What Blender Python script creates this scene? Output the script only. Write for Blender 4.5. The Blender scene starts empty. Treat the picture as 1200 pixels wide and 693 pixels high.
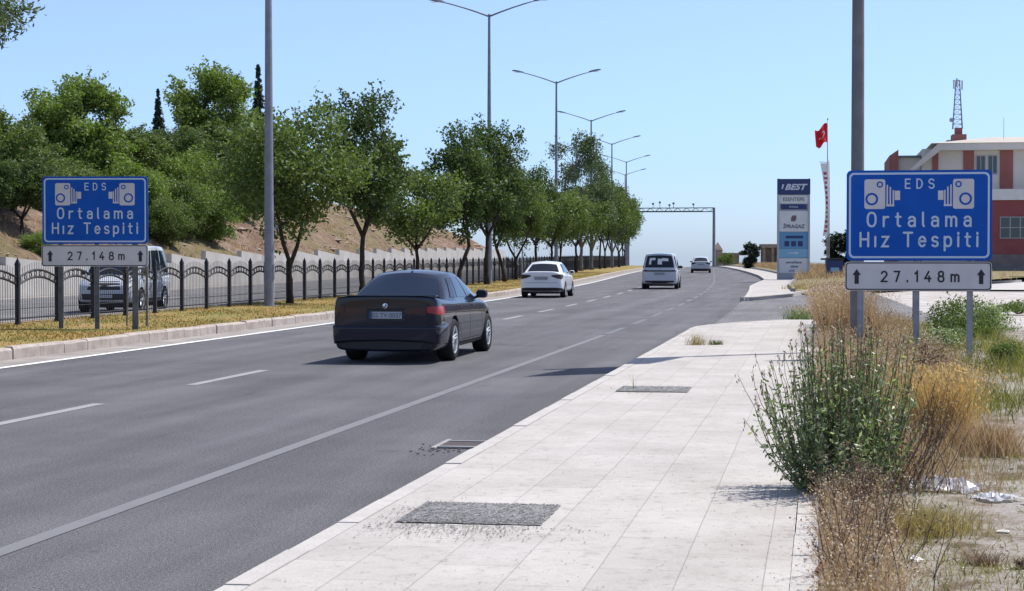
import bpy, bmesh, math, random
import numpy as np
from mathutils import Vector, Matrix
from mathutils.bvhtree import BVHTree
C = bpy.context.scene.collection
scene = bpy.context.scene
R = math.radians
random.seed(7)

# ------------------------------------------------------------------ camera, sky, sun, exposure
cd = bpy.data.cameras.new('camera'); cam = bpy.data.objects.new('camera', cd); C.objects.link(cam)
cd.sensor_width = 36; cd.lens = 63.0; cd.clip_start = .1; cd.clip_end = 9000
cam.location = (0, 0, 1.65)
cam.rotation_euler = (R(90-1.214), 0, R(9.73))
scene.camera = cam

SUN_EL, SUN_AZ = 60.5, 50.5       # azimuth clockwise from +Y
w = bpy.data.worlds.new('World'); scene.world = w; w.use_nodes = True
nt = w.node_tree; nt.nodes.clear()
wo = nt.nodes.new('ShaderNodeOutputWorld'); bg = nt.nodes.new('ShaderNodeBackground')
sk = nt.nodes.new('ShaderNodeTexSky'); sk.sky_type = 'NISHITA'; sk.sun_disc = False
sk.sun_elevation = R(SUN_EL); sk.sun_rotation = R(SUN_AZ)
sk.air_density = 1.0; sk.dust_density = .6; sk.ozone_density = 3.0; sk.altitude = 0
bg.inputs[1].default_value = .13
tcw = nt.nodes.new('ShaderNodeTexCoord'); sx = nt.nodes.new('ShaderNodeSeparateXYZ'); rw = nt.nodes.new('ShaderNodeValToRGB'); mw = nt.nodes.new('ShaderNodeMix')
e2 = rw.color_ramp.elements.new(.05); e2.color = (.66, .82, 1.2, 1); rw.color_ramp.elements[0].color = (.68, .86, 1.34, 1); rw.color_ramp.elements[2].position = .30; rw.color_ramp.elements[2].color = (1.2, 1.03, 1.0, 1)
mw.data_type = 'RGBA'; mw.blend_type = 'MULTIPLY'; mw.inputs[0].default_value = 1
nt.links.new(tcw.outputs['Generated'], sx.inputs[0]); nt.links.new(sx.outputs[2], rw.inputs[0])
nt.links.new(sk.outputs[0], mw.inputs[6]); nt.links.new(rw.outputs[0], mw.inputs[7]); nt.links.new(mw.outputs[2], bg.inputs[0]); nt.links.new(bg.outputs[0], wo.inputs[0])
sd = bpy.data.lights.new('sun', 'SUN'); so = bpy.data.objects.new('sun', sd); C.objects.link(so)
sd.energy = 4.4; sd.angle = R(.5); sd.color = (1, .965, .91)
dv = Vector((math.sin(R(SUN_AZ))*math.cos(R(SUN_EL)), math.cos(R(SUN_AZ))*math.cos(R(SUN_EL)), math.sin(R(SUN_EL))))
so.rotation_euler = dv.to_track_quat('Z', 'Y').to_euler(); so.location = (20, 10, 40)
vs = scene.view_settings
vs.view_transform = 'Standard'; vs.look = 'None'; vs.gamma = 1; vs.exposure = 0.35; vs.use_curve_mapping = False

# ------------------------------------------------------------------ place geometry: the road's bend and rise
def bend(Y):
    if Y < 33.7: return 0.
    r = -(Y-33.7)**2/3122 if Y < 125 else -2.67-.0585*(Y-125)
    if Y > 231: r -= (min(Y, 370)-231)**2/1220
    return r
def head(Y): return math.atan2(-(bend(Y+.5)-bend(Y-.5)), 1.)      # z rotation that follows the road
def sm(a, b, x):
    t = min(max((x-a)/(b-a), 0), 1); return t*t*(3-2*t)
def elev(Y):
    e = .25*sm(65, 176, Y)
    if Y > 263:
        d = Y-263; e -= d*d/1750 if d < 66 else 2.489+(d-66)*.0754
    return max(e, -45)
def P(s, Y, z=0): return Vector((s+bend(Y), Y, elev(Y)+z))

# ------------------------------------------------------------------ materials
MATS = {}
def principled(name, col, rough=.6, metal=0, spec=.5, coat=0):
    m = bpy.data.materials.new(name); m.use_nodes = True
    b = m.node_tree.nodes['Principled BSDF']
    b.inputs['Base Color'].default_value = (*col, 1); b.inputs['Roughness'].default_value = rough
    b.inputs['Metallic'].default_value = metal; b.inputs['Specular IOR Level'].default_value = spec
    b.inputs['Coat Weight'].default_value = coat; b.inputs['Coat Roughness'].default_value = .04
    return m
def nz(m, scale, detail=4, rough=.6, vec=None):
    n = m.node_tree.nodes.new('ShaderNodeTexNoise'); n.inputs['Scale'].default_value = scale
    n.inputs['Detail'].default_value = detail; n.inputs['Roughness'].default_value = rough
    if vec is None:
        t = m.node_tree.nodes.new('ShaderNodeTexCoord'); vec = t.outputs['Object']
    m.node_tree.links.new(vec, n.inputs['Vector']); return n
def ramp(m, fac, stops):
    r = m.node_tree.nodes.new('ShaderNodeValToRGB'); e = r.color_ramp.elements
    while len(e) < len(stops): e.new(.5)
    for k, (p, c) in enumerate(stops):
        e[k].position = p; e[k].color = (*c, 1) if len(c) == 3 else c
    m.node_tree.links.new(fac, r.inputs[0]); return r.outputs[0]
def mix(m, fac, a, b, mode='MIX'):
    n = m.node_tree.nodes.new('ShaderNodeMix'); n.data_type = 'RGBA'; n.blend_type = mode
    L = m.node_tree.links
    for sock, v in ((n.inputs[0], fac), (n.inputs[6], a), (n.inputs[7], b)):
        if isinstance(v, (int, float)): sock.default_value = v
        elif isinstance(v, tuple): sock.default_value = (*v, 1)
        else: L.new(v, sock)
    return n.outputs[2]
def bump(m, h, strength=.3, dist=.01):
    b = m.node_tree.nodes.new('ShaderNodeBump'); b.inputs['Strength'].default_value = strength
    b.inputs['Distance'].default_value = dist
    m.node_tree.links.new(h, b.inputs['Height'])
    m.node_tree.links.new(b.outputs[0], m.node_tree.nodes['Principled BSDF'].inputs['Normal'])
def setc(m, c): m.node_tree.links.new(c, m.node_tree.nodes['Principled BSDF'].inputs['Base Color'])
def noisy(name, c1, c2, scale=3, rough=.8, bs=0, bscale=40, bd=.01, spec=.3, metal=0, lo=.35, hi=.65, fine=None):
    m = principled(name, c1, rough, metal, spec)
    n = nz(m, scale)
    c = ramp(m, n.outputs['Fac'], [(lo, c1), (hi, c2)])
    if fine:
        f = nz(m, fine[0], 2, .7)
        c = mix(m, 1, c, ramp(m, f.outputs['Fac'], [(.3, (fine[1],)*3), (.7, (fine[2],)*3)]), 'MULTIPLY')
    setc(m, c)
    if bs: bump(m, nz(m, bscale, 5, .7).outputs['Fac'], bs, bd)
    return m

M = {}
# asphalt: fine aggregate, long tyre-worn bands, patches
def asphalt(name, base, worn=True):
    m = principled(name, base, .82, 0, .25)
    tc = m.node_tree.nodes.new('ShaderNodeTexCoord')
    mp = m.node_tree.nodes.new('ShaderNodeMapping'); mp.inputs['Scale'].default_value = (1, .06, 1)
    m.node_tree.links.new(tc.outputs['Object'], mp.inputs[0])
    b1 = nz(m, 1.3, 4, .6, mp.outputs[0]); b2 = nz(m, .35, 5, .65); b3 = nz(m, 110, 2, .8); b4 = nz(m, 42, 3, .85)
    k = lambda v: tuple(x*v for x in base)
    c = ramp(m, b1.outputs['Fac'], [(.3, k(.78)), (.7, k(1.22))])
    c = mix(m, 1, c, ramp(m, b2.outputs['Fac'], [(.3, (.80, .80, .81)), (.7, (1.16, 1.15, 1.13))]), 'MULTIPLY')
    c = mix(m, 1, c, ramp(m, b3.outputs['Fac'], [(.30, (.3, .3, .3)), (.5, (1, 1, 1)), (.70, (2.3, 2.25, 2.2))]), 'MULTIPLY')
    c = mix(m, 1, c, ramp(m, b4.outputs['Fac'], [(.32, (.55, .55, .55)), (.68, (1.5, 1.5, 1.5))]), 'MULTIPLY')
    # sealed cracks: thin dark wandering lines in a few places
    vr = m.node_tree.nodes.new('ShaderNodeTexVoronoi'); vr.feature = 'DISTANCE_TO_EDGE'; vr.inputs['Scale'].default_value = .16
    wn = nz(m, .9, 4, .7); wv = m.node_tree.nodes.new('ShaderNodeMix'); wv.data_type = 'VECTOR'; wv.inputs[0].default_value = .35
    m.node_tree.links.new(tc.outputs['Object'], wv.inputs[4]); m.node_tree.links.new(wn.outputs['Color'], wv.inputs[5])
    m.node_tree.links.new(wv.outputs[1], vr.inputs['Vector'])
    ck = ramp(m, vr.outputs['Distance'], [(.0, (.55, .55, .55)), (.0035, (1, 1, 1))]); pm_ = nz(m, .12, 2)
    c = mix(m, ramp(m, pm_.outputs['Fac'], [(.52, (0, 0, 0)), (.6, (1, 1, 1))]), c, mix(m, 1, c, ck, 'MULTIPLY'))
    # oil drips in the wheel tracks
    ol = nz(m, 3.2, 3, .55); c = mix(m, 1, c, ramp(m, ol.outputs['Fac'], [(.24, (.66, .66, .67)), (.33, (1, 1, 1))]), 'MULTIPLY')
    setc(m, c); bump(m, b3.outputs['Fac'], .8, .015)
    return m
M['asphalt'] = asphalt('asphalt', (.108, .108, .116))
M['asphalt_old'] = asphalt('asphalt_old', (.15, .148, .15))
M['gutter'] = noisy('gutter_dust', (.23, .21, .195), (.34, .31, .285), 1.2, .9, .4, 60, fine=(90, .7, 1.25))
def paint_line(name, col, wear):
    m = principled(name, col, .6, 0, .3)
    a = nz(m, 55, 3, .8); b = nz(m, 2.2, 4, .7)
    f = mix(m, .5, a.outputs['Color'], b.outputs['Color'])
    c = ramp(m, f, [(wear-.06, (.13, .13, .135)), (wear+.07, col)])
    setc(m, c); return m
M['line_white'] = paint_line('line_white', (.78, .78, .77), .36)
M['line_grey'] = paint_line('line_worn', (.178, .178, .178), .43)
M['line_dash'] = paint_line('line_dash', (.30, .30, .30), .42)
M['line_faint'] = paint_line('line_faint', (.15, .15, .158), .45)
def paving(name):
    m = principled(name, (.5, .48, .46), .85, 0, .25)
    tc = m.node_tree.nodes.new('ShaderNodeTexCoord')
    mp = m.node_tree.nodes.new('ShaderNodeMapping'); mp.inputs['Rotation'].default_value = (0, 0, R(90))
    mp.inputs['Location'].default_value = (.13, .25, 0)
    m.node_tree.links.new(tc.outputs['Object'], mp.inputs[0])
    wn = nz(m, .8, 2)
    wv = m.node_tree.nodes.new('ShaderNodeMix'); wv.data_type = 'VECTOR'; wv.inputs[0].default_value = .012
    m.node_tree.links.new(mp.outputs[0], wv.inputs[4]); m.node_tree.links.new(wn.outputs['Color'], wv.inputs[5])
    br = m.node_tree.nodes.new('ShaderNodeTexBrick'); m.node_tree.links.new(wv.outputs[1], br.inputs['Vector'])
    br.inputs['Scale'].default_value = 1; br.inputs['Brick Width'].default_value = 1.0; br.inputs['Row Height'].default_value = .40
    br.inputs['Mortar Size'].default_value = .004; br.inputs['Mortar Smooth'].default_value = .35; br.inputs['Bias'].default_value = -.1
    br.inputs['Color1'].default_value = (.455, .43, .40, 1); br.inputs['Color2'].default_value = (.41, .385, .36, 1)
    br.inputs['Mortar'].default_value = (.30, .275, .255, 1); br.offset = .5
    b = nz(m, .9, 6, .7); f = nz(m, 65, 3, .8); s = nz(m, 9, 5, .75)
    c = mix(m, 1, br.outputs['Color'], ramp(m, b.outputs['Fac'], [(.3, (.84, .82, .80)), (.7, (1.1, 1.1, 1.1))]), 'MULTIPLY')
    c = mix(m, 1, c, ramp(m, f.outputs['Fac'], [(.3, (.88, .88, .88)), (.6, (1.05, 1.05, 1.05))]), 'MULTIPLY')
    c = mix(m, 1, c, ramp(m, s.outputs['Fac'], [(.3, (.74, .72, .70)), (.47, (1, 1, 1))]), 'MULTIPLY')
    # small dark specks of grit
    v = m.node_tree.nodes.new('ShaderNodeTexVoronoi'); v.inputs['Scale'].default_value = 16; v.inputs['Randomness'].default_value = 1
    m.node_tree.links.new(tc.outputs['Object'], v.inputs['Vector'])
    c = mix(m, 1, c, ramp(m, v.outputs['Distance'], [(.05, (.45, .43, .42)), (.085, (1, 1, 1))]), 'MULTIPLY')
    setc(m, c); bump(m, br.outputs['Fac'], -.35, .006)
    return m
M['paving'] = paving('paving')
M['kerbstone'] = noisy('kerbstone', (.34, .29, .255), (.46, .405, .36), 4, .9, .4, 45, fine=(60, .8, 1.15))
M['kerb_white'] = noisy('kerb_white', (.42, .395, .365), (.48, .455, .425), 3, .85, .25, 50, fine=(70, .85, 1.1))
M['concrete'] = noisy('concrete', (.40, .38, .35), (.50, .48, .45), .5, .9, .3, 18, fine=(25, .9, 1.08))
M['concrete_grey'] = noisy('concrete_grey', (.24, .235, .23), (.36, .35, .34), 1.5, .9, .3, 30)
M['gravel'] = noisy('gravel', (.15, .15, .155), (.36, .355, .35), 38, .9, 1, 60, .02, lo=.4, hi=.6, fine=(120, .6, 1.4))
M['pebble'] = None
M['dirt'] = noisy('dirt', (.34, .30, .27), (.52, .49, .46), .9, .95, .7, 14, .03, fine=(45, .75, 1.2))
M['verge'] = noisy('verge_soil', (.29, .175, .055), (.19, .175, .05), .55, .95, .6, 30, .02, fine=(26, .7, 1.35))
M['drygrass_ground'] = noisy('dry_grass_ground', (.25, .19, .10), (.16, .15, .06), .8, .95, .6, 20, .03, fine=(20, .7, 1.3))
def hillmat():
    m = principled('hill_earth', (.3, .2, .13), .95, 0, .2)
    a = nz(m, .22, 6, .7); b = nz(m, 1.6, 8, .75); g = nz(m, .12, 5, .6)
    c = ramp(m, a.outputs['Fac'], [(.32, (.15, .095, .07)), (.5, (.23, .155, .11)), (.66, (.31, .235, .175))])
    c = mix(m, ramp(m, g.outputs['Fac'], [(.45, (0, 0, 0)), (.6, (1, 1, 1))]), c, (.20, .165, .085))
    c = mix(m, 1, c, ramp(m, b.outputs['Fac'], [(.3, (.45, .43, .42)), (.7, (1.35, 1.35, 1.35))]), 'MULTIPLY')
    setc(m, c); bump(m, b.outputs['Fac'], .9, .35); return m
M['hill'] = hillmat()
M['fence'] = noisy('fence_paint', (.018, .018, .024), (.035, .034, .042), 8, .5)
M['galv'] = noisy('galvanised', (.26, .27, .30), (.34, .35, .38), 6, .5, metal=.35)
M['pole'] = noisy('pole_grey', (.19, .20, .23), (.25, .26, .30), 3, .55, metal=.2)
M['pole_brown'] = noisy('pole_browngrey', (.155, .152, .155), (.20, .197, .20), 3, .6, metal=.15)
M['postdark'] = noisy('post_dark', (.10, .105, .11), (.17, .17, .175), 8, .6, metal=.2)
M['sign_blue'] = noisy('sign_blue', (.005, .082, .40), (.008, .098, .45), 1.5, .5, spec=.15)
M['sign_white'] = noisy('sign_white', (.58, .56, .56), (.64, .62, .62), 2.5, .5, spec=.2)
M['sign_line'] = principled('sign_line', (.50, .60, .74), .4)
M['sign_letter'] = principled('sign_letter', (.52, .60, .70), .5, 0, .2)
M['sign_black'] = principled('sign_black', (.012, .012, .016), .5)
M['black'] = principled('black_plastic', (.012, .012, .013), .55)
M['rubber'] = noisy('rubber', (.012, .012, .013), (.022, .022, .023), 30, .85)
M['rim'] = principled('alloy', (.68, .69, .71), .3, .45)
M['glass'] = principled('car_glass', (.01, .013, .018), .05, 0, .45, 0)
M['glass_blue'] = principled('car_glass_blue', (.010, .018, .034), .05, 0, .32, 0)
M['red_lamp'] = principled('red_lens', (.36, .004, .02), .15, 0, .5, .3)
M['dark_lamp'] = principled('smoked_lens', (.035, .004, .008), .15, 0, .4, .3)
M['clear_lamp'] = principled('clear_lens', (.45, .47, .5), .12, .3, .6, .8)
M['chrome'] = principled('chrome', (.6, .61, .63), .12, 1)
def carpaint(name, c, dust):
    m = principled(name, c, .4, .0, .1, .9)
    n = nz(m, 2.3, 5, .6); setc(m, ramp(m, n.outputs['Fac'], [(.3, c), (.75, tuple(a*.985+b*.015 for a, b in zip(c, dust)))])); return m
M['paint_black'] = carpaint('paint_dark_navy', (.003, .006, .018), (.03, .04, .06))
M['paint_black'].node_tree.nodes['Principled BSDF'].inputs['Coat Weight'].default_value = .85
M['paint_white'] = carpaint('paint_white', (.72, .73, .75), (.5, .48, .45))
M['paint_silver'] = carpaint('paint_silver', (.50, .53, .57), (.4, .38, .36))
M['plate'] = principled('plate_white', (.36, .37, .40), .4)
M['plate_grey'] = principled('plate_grey', (.25, .27, .30), .4)
M['plate_blue'] = principled('plate_blue', (.03, .05, .16), .4)
M['bark'] = noisy('bark', (.026, .02, .017), (.062, .048, .04), 7, .95, .8, 25, .02)
M['bark_pale'] = noisy('bark_pale', (.14, .12, .10), (.24, .22, .19), 7, .95, .8, 25, .02)
M['flag_red'] = noisy('flag_red', (.62, .012, .02), (.7, .02, .03), 3, .7)
M['white'] = noisy('white_paint', (.70, .70, .70), (.78, .78, .77), 2, .6)
M['navy'] = principled('navy_board', (.012, .03, .13), .45)
M['board_blue'] = principled('board_blue', (.10, .28, .48), .45)
M['board_light'] = principled('board_lightblue', (.19, .42, .60), .45)
M['board_grey'] = noisy('board_grey', (.62, .63, .64), (.68, .69, .70), 2, .5)
M['board_frame'] = principled('board_frame', (.40, .42, .45), .5, .2)
M['text_grey'] = principled('text_grey', (.12, .13, .16), .5)
M['text_navy'] = principled('text_navy', (.02, .05, .2), .5)
M['text_pale'] = principled('text_pale', (.55, .6, .68), .5)
M['logo_red'] = principled('logo_red', (.35, .04, .04), .5)
M['banner_red'] = principled('banner_red', (.5, .06, .1), .7)
M['cream'] = noisy('cream_render', (.56, .53, .48), (.62, .59, .54), .4, .9, .2, 20)
M['brick_red'] = noisy('red_cladding', (.26, .10, .09), (.30, .125, .11), .5, .85, .2, 14)
M['red_wall'] = noisy('dark_red_wall', (.26, .075, .08), (.30, .095, .10), .5, .85, .2, 14)
M['roof_beige'] = noisy('roof_beige', (.42, .38, .33), (.48, .44, .39), .5, .85)
M['plinth'] = noisy('plinth', (.16, .13, .13), (.24, .21, .20), .8, .9)
M['window'] = principled('window_glass', (.03, .05, .06), .08, 0, .7)
M['window_frame'] = principled('window_frame', (.33, .32, .33), .5)
M['stone'] = noisy('weathered_stone', (.22, .17, .14), (.36, .29, .24), 1.2, .95, .5, 12, .03)
M['straw'] = None
def leafmat(name, cols, trans=.35, rough=.55, spec=.35, tcol=None):
    m = bpy.data.materials.new(name); m.use_nodes = True; t = m.node_tree
    b = t.nodes['Principled BSDF']; b.inputs['Roughness'].default_value = rough; b.inputs['Specular IOR Level'].default_value = spec
    g = t.nodes.new('ShaderNodeNewGeometry'); n = len(cols)
    c = ramp(m, g.outputs['Random Per Island'], [(k/max(n-1, 1), cc) for k, cc in enumerate(cols)])
    big = nz(m, .9, 3, .6)
    c = mix(m, 1, c, ramp(m, big.outputs['Fac'], [(.35, (.85, .85, .85)), (.65, (1.15, 1.15, 1.12))]), 'MULTIPLY')
    t.links.new(c, b.inputs['Base Color'])
    tr = t.nodes.new('ShaderNodeBsdfTranslucent')
    c2 = mix(m, 1, c, tcol or (1.3, 1.5, .6), 'MULTIPLY'); t.links.new(c2, tr.inputs[0])
    ms = t.nodes.new('ShaderNodeMixShader'); ms.inputs[0].default_value = trans
    t.links.new(b.outputs[0], ms.inputs[1]); t.links.new(tr.outputs[0], ms.inputs[2])
    t.links.new(ms.outputs[0], t.nodes['Material Output'].inputs[0]); return m
M['pebble'] = leafmat('pebble', [(.12, .12, .125), (.19, .19, .19), (.27, .265, .26), (.36, .35, .34)], 0, .9, .2)
M['leaf_dark'] = leafmat('leaf_dark', [(.045, .072, .024), (.072, .108, .034), (.105, .148, .05)])
M['leaf_mid'] = leafmat('leaf_mid', [(.075, .108, .032), (.115, .158, .046), (.16, .205, .068)])
M['leaf_light'] = leafmat('leaf_light', [(.115, .165, .038), (.165, .23, .055), (.21, .27, .08)])
M['leaf_grey'] = leafmat('leaf_grey', [(.06, .09, .045), (.095, .13, .065), (.14, .175, .095)], .3)
M['leaf_conifer'] = leafmat('leaf_conifer', [(.018, .036, .022), (.03, .05, .03)], .15)
M['leaf_shrub'] = leafmat('leaf_shrub', [(.085, .125, .05), (.14, .19, .08), (.21, .265, .13), (.33, .37, .22), (.54, .56, .44)], .3, .45, .5)
M['weed'] = leafmat('weed', [(.10, .12, .035), (.16, .17, .055), (.26, .23, .09), (.36, .29, .14)], .35, .7, .2)
M['dry_leaf'] = leafmat('dry_leaf', [(.10, .06, .04), (.2, .13, .09), (.32, .24, .17), (.42, .34, .25)], .2, .8, .2, (1.1, 1, .8))
M['straw'] = leafmat('straw', [(.24, .15, .085), (.38, .26, .155), (.50, .38, .24), (.56, .46, .33)], .35, .7, .3, (1.1, 1, .7))
M['head'] = leafmat('seed_heads', [(.24, .15, .10), (.42, .30, .20), (.58, .47, .34), (.68, .60, .48)], .3, .8, .2, (1.1, 1, .8))
M['gold'] = leafmat('gold_grass', [(.44, .30, .13), (.58, .43, .22), (.68, .55, .33)], .4, .7, .3, (1.1, 1, .6))
M['grass_yellow'] = leafmat('grass_yellow', [(.20, .18, .06), (.32, .27, .10), (.44, .34, .16), (.50, .42, .26)], .35, .7, .3, (1.1, 1.1, .6))
M['grass_verge'] = leafmat('grass_verge', [(.13, .15, .045), (.21, .185, .055), (.29, .20, .07), (.36, .235, .085)], .3, .8, .2, (1.1, 1.1, .6))
M['twig'] = noisy('twig', (.07, .05, .04), (.14, .11, .09), 20, .9)
M['twig_green'] = noisy('green_stem', (.07, .09, .04), (.12, .13, .07), 20, .8)
M['plastic_film'] = leafmat('plastic_film', [(.62, .62, .66), (.75, .75, .78)], .4, .3, .6, (1, 1, 1))
M['red_litter'] = noisy('red_litter', (.22, .03, .03), (.3, .06, .06), 20, .6)
M['solar'] = principled('solar_cells', (.01, .015, .04), .2, 0, .6)

# ------------------------------------------------------------------ mesh helpers
class MB:
    def __init__(s): s.v = []; s.f = []; s.m = []
    def add(s, vs, fs, mi=0):
        o = len(s.v); s.v += [tuple(x) for x in vs]; s.f += [tuple(i+o for i in f) for f in fs]; s.m += [mi]*len(fs); return s
    def box(s, x0, x1, y0, y1, z0, z1, mi=0, mat=None):
        v = [Vector((x, y, z)) for x in (x0, x1) for y in (y0, y1) for z in (z0, z1)]
        if mat is not None: v = [mat @ p for p in v]
        return s.add(v, [(0, 1, 3, 2), (4, 6, 7, 5), (0, 4, 5, 1), (2, 3, 7, 6), (0, 2, 6, 4), (1, 5, 7, 3)], mi)
    def tube(s, pts, rad, n=8, mi=0, cap=True):
        pts = [Vector(p) for p in pts]
        if not hasattr(rad, '__len__'): rad = [rad]*len(pts)
        rings = []
        for i, p in enumerate(pts):
            d = (pts[min(i+1, len(pts)-1)]-pts[max(i-1, 0)])
            if d.length < 1e-9: d = Vector((0, 0, 1))
            d.normalize(); a = d.cross(Vector((0, 0, 1)) if abs(d.z) < .95 else Vector((0, 1, 0))).normalized(); b = d.cross(a)
            rings.append([p+(a*math.cos(2*math.pi*k/n)+b*math.sin(2*math.pi*k/n))*rad[i] for k in range(n)])
        v = [q for r in rings for q in r]; f = []
        for i in range(len(pts)-1):
            for k in range(n):
                f.append((i*n+k, i*n+(k+1) % n, (i+1)*n+(k+1) % n, (i+1)*n+k))
        if cap: f.append(tuple(range(n))[::-1]); f.append(tuple((len(pts)-1)*n+k for k in range(n)))
        return s.add(v, f, mi)
    def prism(s, poly, y0, y1, mi=0):         # poly in xz, extruded along y (front = y0)
        n = len(poly); v = [(x, y0, z) for x, z in poly]+[(x, y1, z) for x, z in poly]
        f = [tuple(range(n)), tuple(range(n, 2*n))[::-1]]+[(k, k+n, (k+1) % n+n, (k+1) % n) for k in range(n)]
        return s.add(v, f, mi)
    def lathe(s, prof, n=24, axis='x', cx=(0, 0, 0), mi=0):   # prof: (r, h)
        v = []
        for r, h in prof:
            for k in range(n):
                a = 2*math.pi*k/n; c, q = r*math.cos(a), r*math.sin(a)
                p = (h, c, q) if axis == 'x' else ((c, q, h) if axis == 'z' else (c, h, q))
                v.append((p[0]+cx[0], p[1]+cx[1], p[2]+cx[2]))
        f = []
        for i in range(len(prof)-1):
            for k in range(n): f.append((i*n+k, i*n+(k+1) % n, (i+1)*n+(k+1) % n, (i+1)*n+k))
        return s.add(v, f, mi)
    def mesh(s, name, mats, smooth=False, angle=None):
        me = bpy.data.meshes.new(name); me.from_pydata(s.v, [], s.f)
        if not isinstance(mats, (list, tuple)): mats = [mats]
        for m in mats: me.materials.append(m)
        me.polygons.foreach_set('material_index', s.m)
        if smooth: me.polygons.foreach_set('use_smooth', [True]*len(s.f))
        me.update()
        if angle: me.set_sharp_from_angle(angle=R(angle))
        return me
    def build(s, name, mats, parent=None, smooth=False, angle=None, fix=True, bevel=0):
        me = s.mesh(name, mats, smooth, None)
        if fix or bevel:
            bm = bmesh.new(); bm.from_mesh(me)
            if fix: bmesh.ops.recalc_face_normals(bm, faces=bm.faces)
            if bevel: bmesh.ops.bevel(bm, geom=[e for e in bm.edges if len(e.link_faces) == 2 and e.calc_face_angle(0) > .6], offset=bevel, segments=2, affect='EDGES', profile=.6)
            bm.to_mesh(me); bm.free()
        if angle: me.set_sharp_from_angle(angle=R(angle))
        return link(name, me, parent)
def link(name, me, parent=None):
    o = bpy.data.objects.new(name, me); C.objects.link(o)
    if parent is not None: o.parent = parent
    return o
def tag(o, label=None, cat=None, group=None, kind=None):
    if label: o['label'] = label
    if cat: o['category'] = cat
    if group: o['group'] = group
    if kind: o['kind'] = kind
    return o
def thing(name, label, cat, loc=(0, 0, 0), rz=0, group=None):
    o = bpy.data.objects.new(name, None); C.objects.link(o); o.location = loc; o.rotation_euler = (0, 0, rz)
    o.empty_display_size = .3
    return tag(o, label, cat, group)
KIDS = {}
def copy_tree(o, parent=None, loc=None, rz=None, sc=None, label=None):
    c = o.copy(); C.objects.link(c)
    if parent is not None: c.parent = parent
    if loc is not None: c.location = loc
    if rz is not None: c.rotation_euler = (0, 0, rz)
    if sc is not None: c.scale = sc if hasattr(sc, '__len__') else (sc, sc, sc)
    if label: c['label'] = label
    for ch in [q for q in ALLC(o)]: copy_tree(ch, c)
    return c
def ALLC(o): return [q for q in list(C.objects) if q.parent == o]
def text_mesh(body, size, depth=.003, bold=0, spacing=1., align='CENTER', shear=0, xs=1.):
    cu = bpy.data.curves.new('t', 'FONT'); cu.body = body; cu.size = size; cu.extrude = depth; cu.offset = bold
    cu.space_character = spacing; cu.align_x = align; cu.shear = shear; cu.resolution_u = 4
    o = bpy.data.objects.new('t', cu); C.objects.link(o)
    dg = bpy.context.evaluated_depsgraph_get(); me = bpy.data.meshes.new_from_object(o.evaluated_get(dg))
    bpy.data.objects.remove(o); bpy.data.curves.remove(cu)
    me.transform(Matrix.Rotation(R(90), 4, 'X') @ Matrix.Scale(xs, 4, (1, 0, 0)))
    return me
def text(name, body, size, loc, mat, parent, **k):
    me = text_mesh(body, size, **k); me.transform(Matrix.Translation(loc)); me.materials.clear(); me.materials.append(mat)
    return link(name, me, parent)

# ------------------------------------------------------------------ ground, roads, pavements
def yrange(a, b, st):
    n = max(1, int(math.ceil((b-a)/st))); return [a+(b-a)*k/n for k in range(n+1)]
def ribbon(name, sl, sr, Y0, Y1, zl, zr, mat, st=2, kind='structure', cols=1, parent=None, side=0):
    ys = yrange(Y0, Y1, st); mb = MB(); v = []; n = cols+1
    fl = sl if callable(sl) else (lambda Y: sl); fr = sr if callable(sr) else (lambda Y: sr)
    for Y in ys:
        for k in range(n):
            t = k/cols; v.append(P(fl(Y)*(1-t)+fr(Y)*t, Y, zl*(1-t)+zr*t))
    f = [(i*n+k, i*n+k+1, (i+1)*n+k+1, (i+1)*n+k) for i in range(len(ys)-1) for k in range(cols)]
    mb.add(v, f); o = mb.build(name, mat, parent, fix=False)
    if kind: o['kind'] = kind
    return o
def slab(name, sl, sr, Y0, Y1, z0, z1, mat, st=2, kind='structure', parent=None):
    ys = yrange(Y0, Y1, st); mb = MB(); v = []
    fl = sl if callable(sl) else (lambda Y: sl); fr = sr if callable(sr) else (lambda Y: sr)
    for Y in ys:
        a, b = fl(Y), fr(Y); v += [P(a, Y, z0), P(a, Y, z1), P(b, Y, z1), P(b, Y, z0)]
    f = []
    for i in range(len(ys)-1):
        for k in range(3): f.append((i*4+k, i*4+k+1, i*4+k+5, i*4+k+4))
    f.append((0, 1, 2, 3)); e = (len(ys)-1)*4; f.append((e+3, e+2, e+1, e))
    mb.add(v, f); o = mb.build(name, mat, parent)
    if kind: o['kind'] = kind
    return o
# base ground sheet
ys = sorted(set([-300, -60, -30]+list(range(-20, 460, 5))+list(range(460, 1000, 20))+[1200, 1800, 3000, 6000]))
xs = [-3000, -800, -300, -120, -60, -30, -15, 0, 15, 30, 60, 120, 300, 800, 3000]
mb = MB(); mb.add([(x, y, elev(y)-.06) for y in ys for x in xs],
    [(j*len(xs)+i, j*len(xs)+i+1, (j+1)*len(xs)+i+1, (j+1)*len(xs)+i) for j in range(len(ys)-1) for i in range(len(xs)-1)])
tag(mb.build('ground', M['dirt'], fix=False), kind='structure')
KL = -12.83                                                            # left kerb face
def kerb_right(Y):                                                     # lay-by edge beyond the driveway
    pts = [(62, -2.4), (92, -2.4), (101, -2.05), (114, -1.33), (135, -1.23), (189, -1.95), (239, -2.86), (271, -3.3), (365, -3.5)]
    for (a, p), (b, q) in zip(pts, pts[1:]):
        if Y <= b: t = max(0, (Y-a)/(b-a)); return p+(q-p)*t
    return -3.5
ribbon('road', -12.88, lambda Y: -2.66 if Y < 43 else (2.5 if Y < 95 else .5), -30, 375, 0, 0, M['asphalt'], 1)
ribbon('gutter', -12.84, -12.13, -30, 375, .004, .004, M['gutter'], 2)
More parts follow.
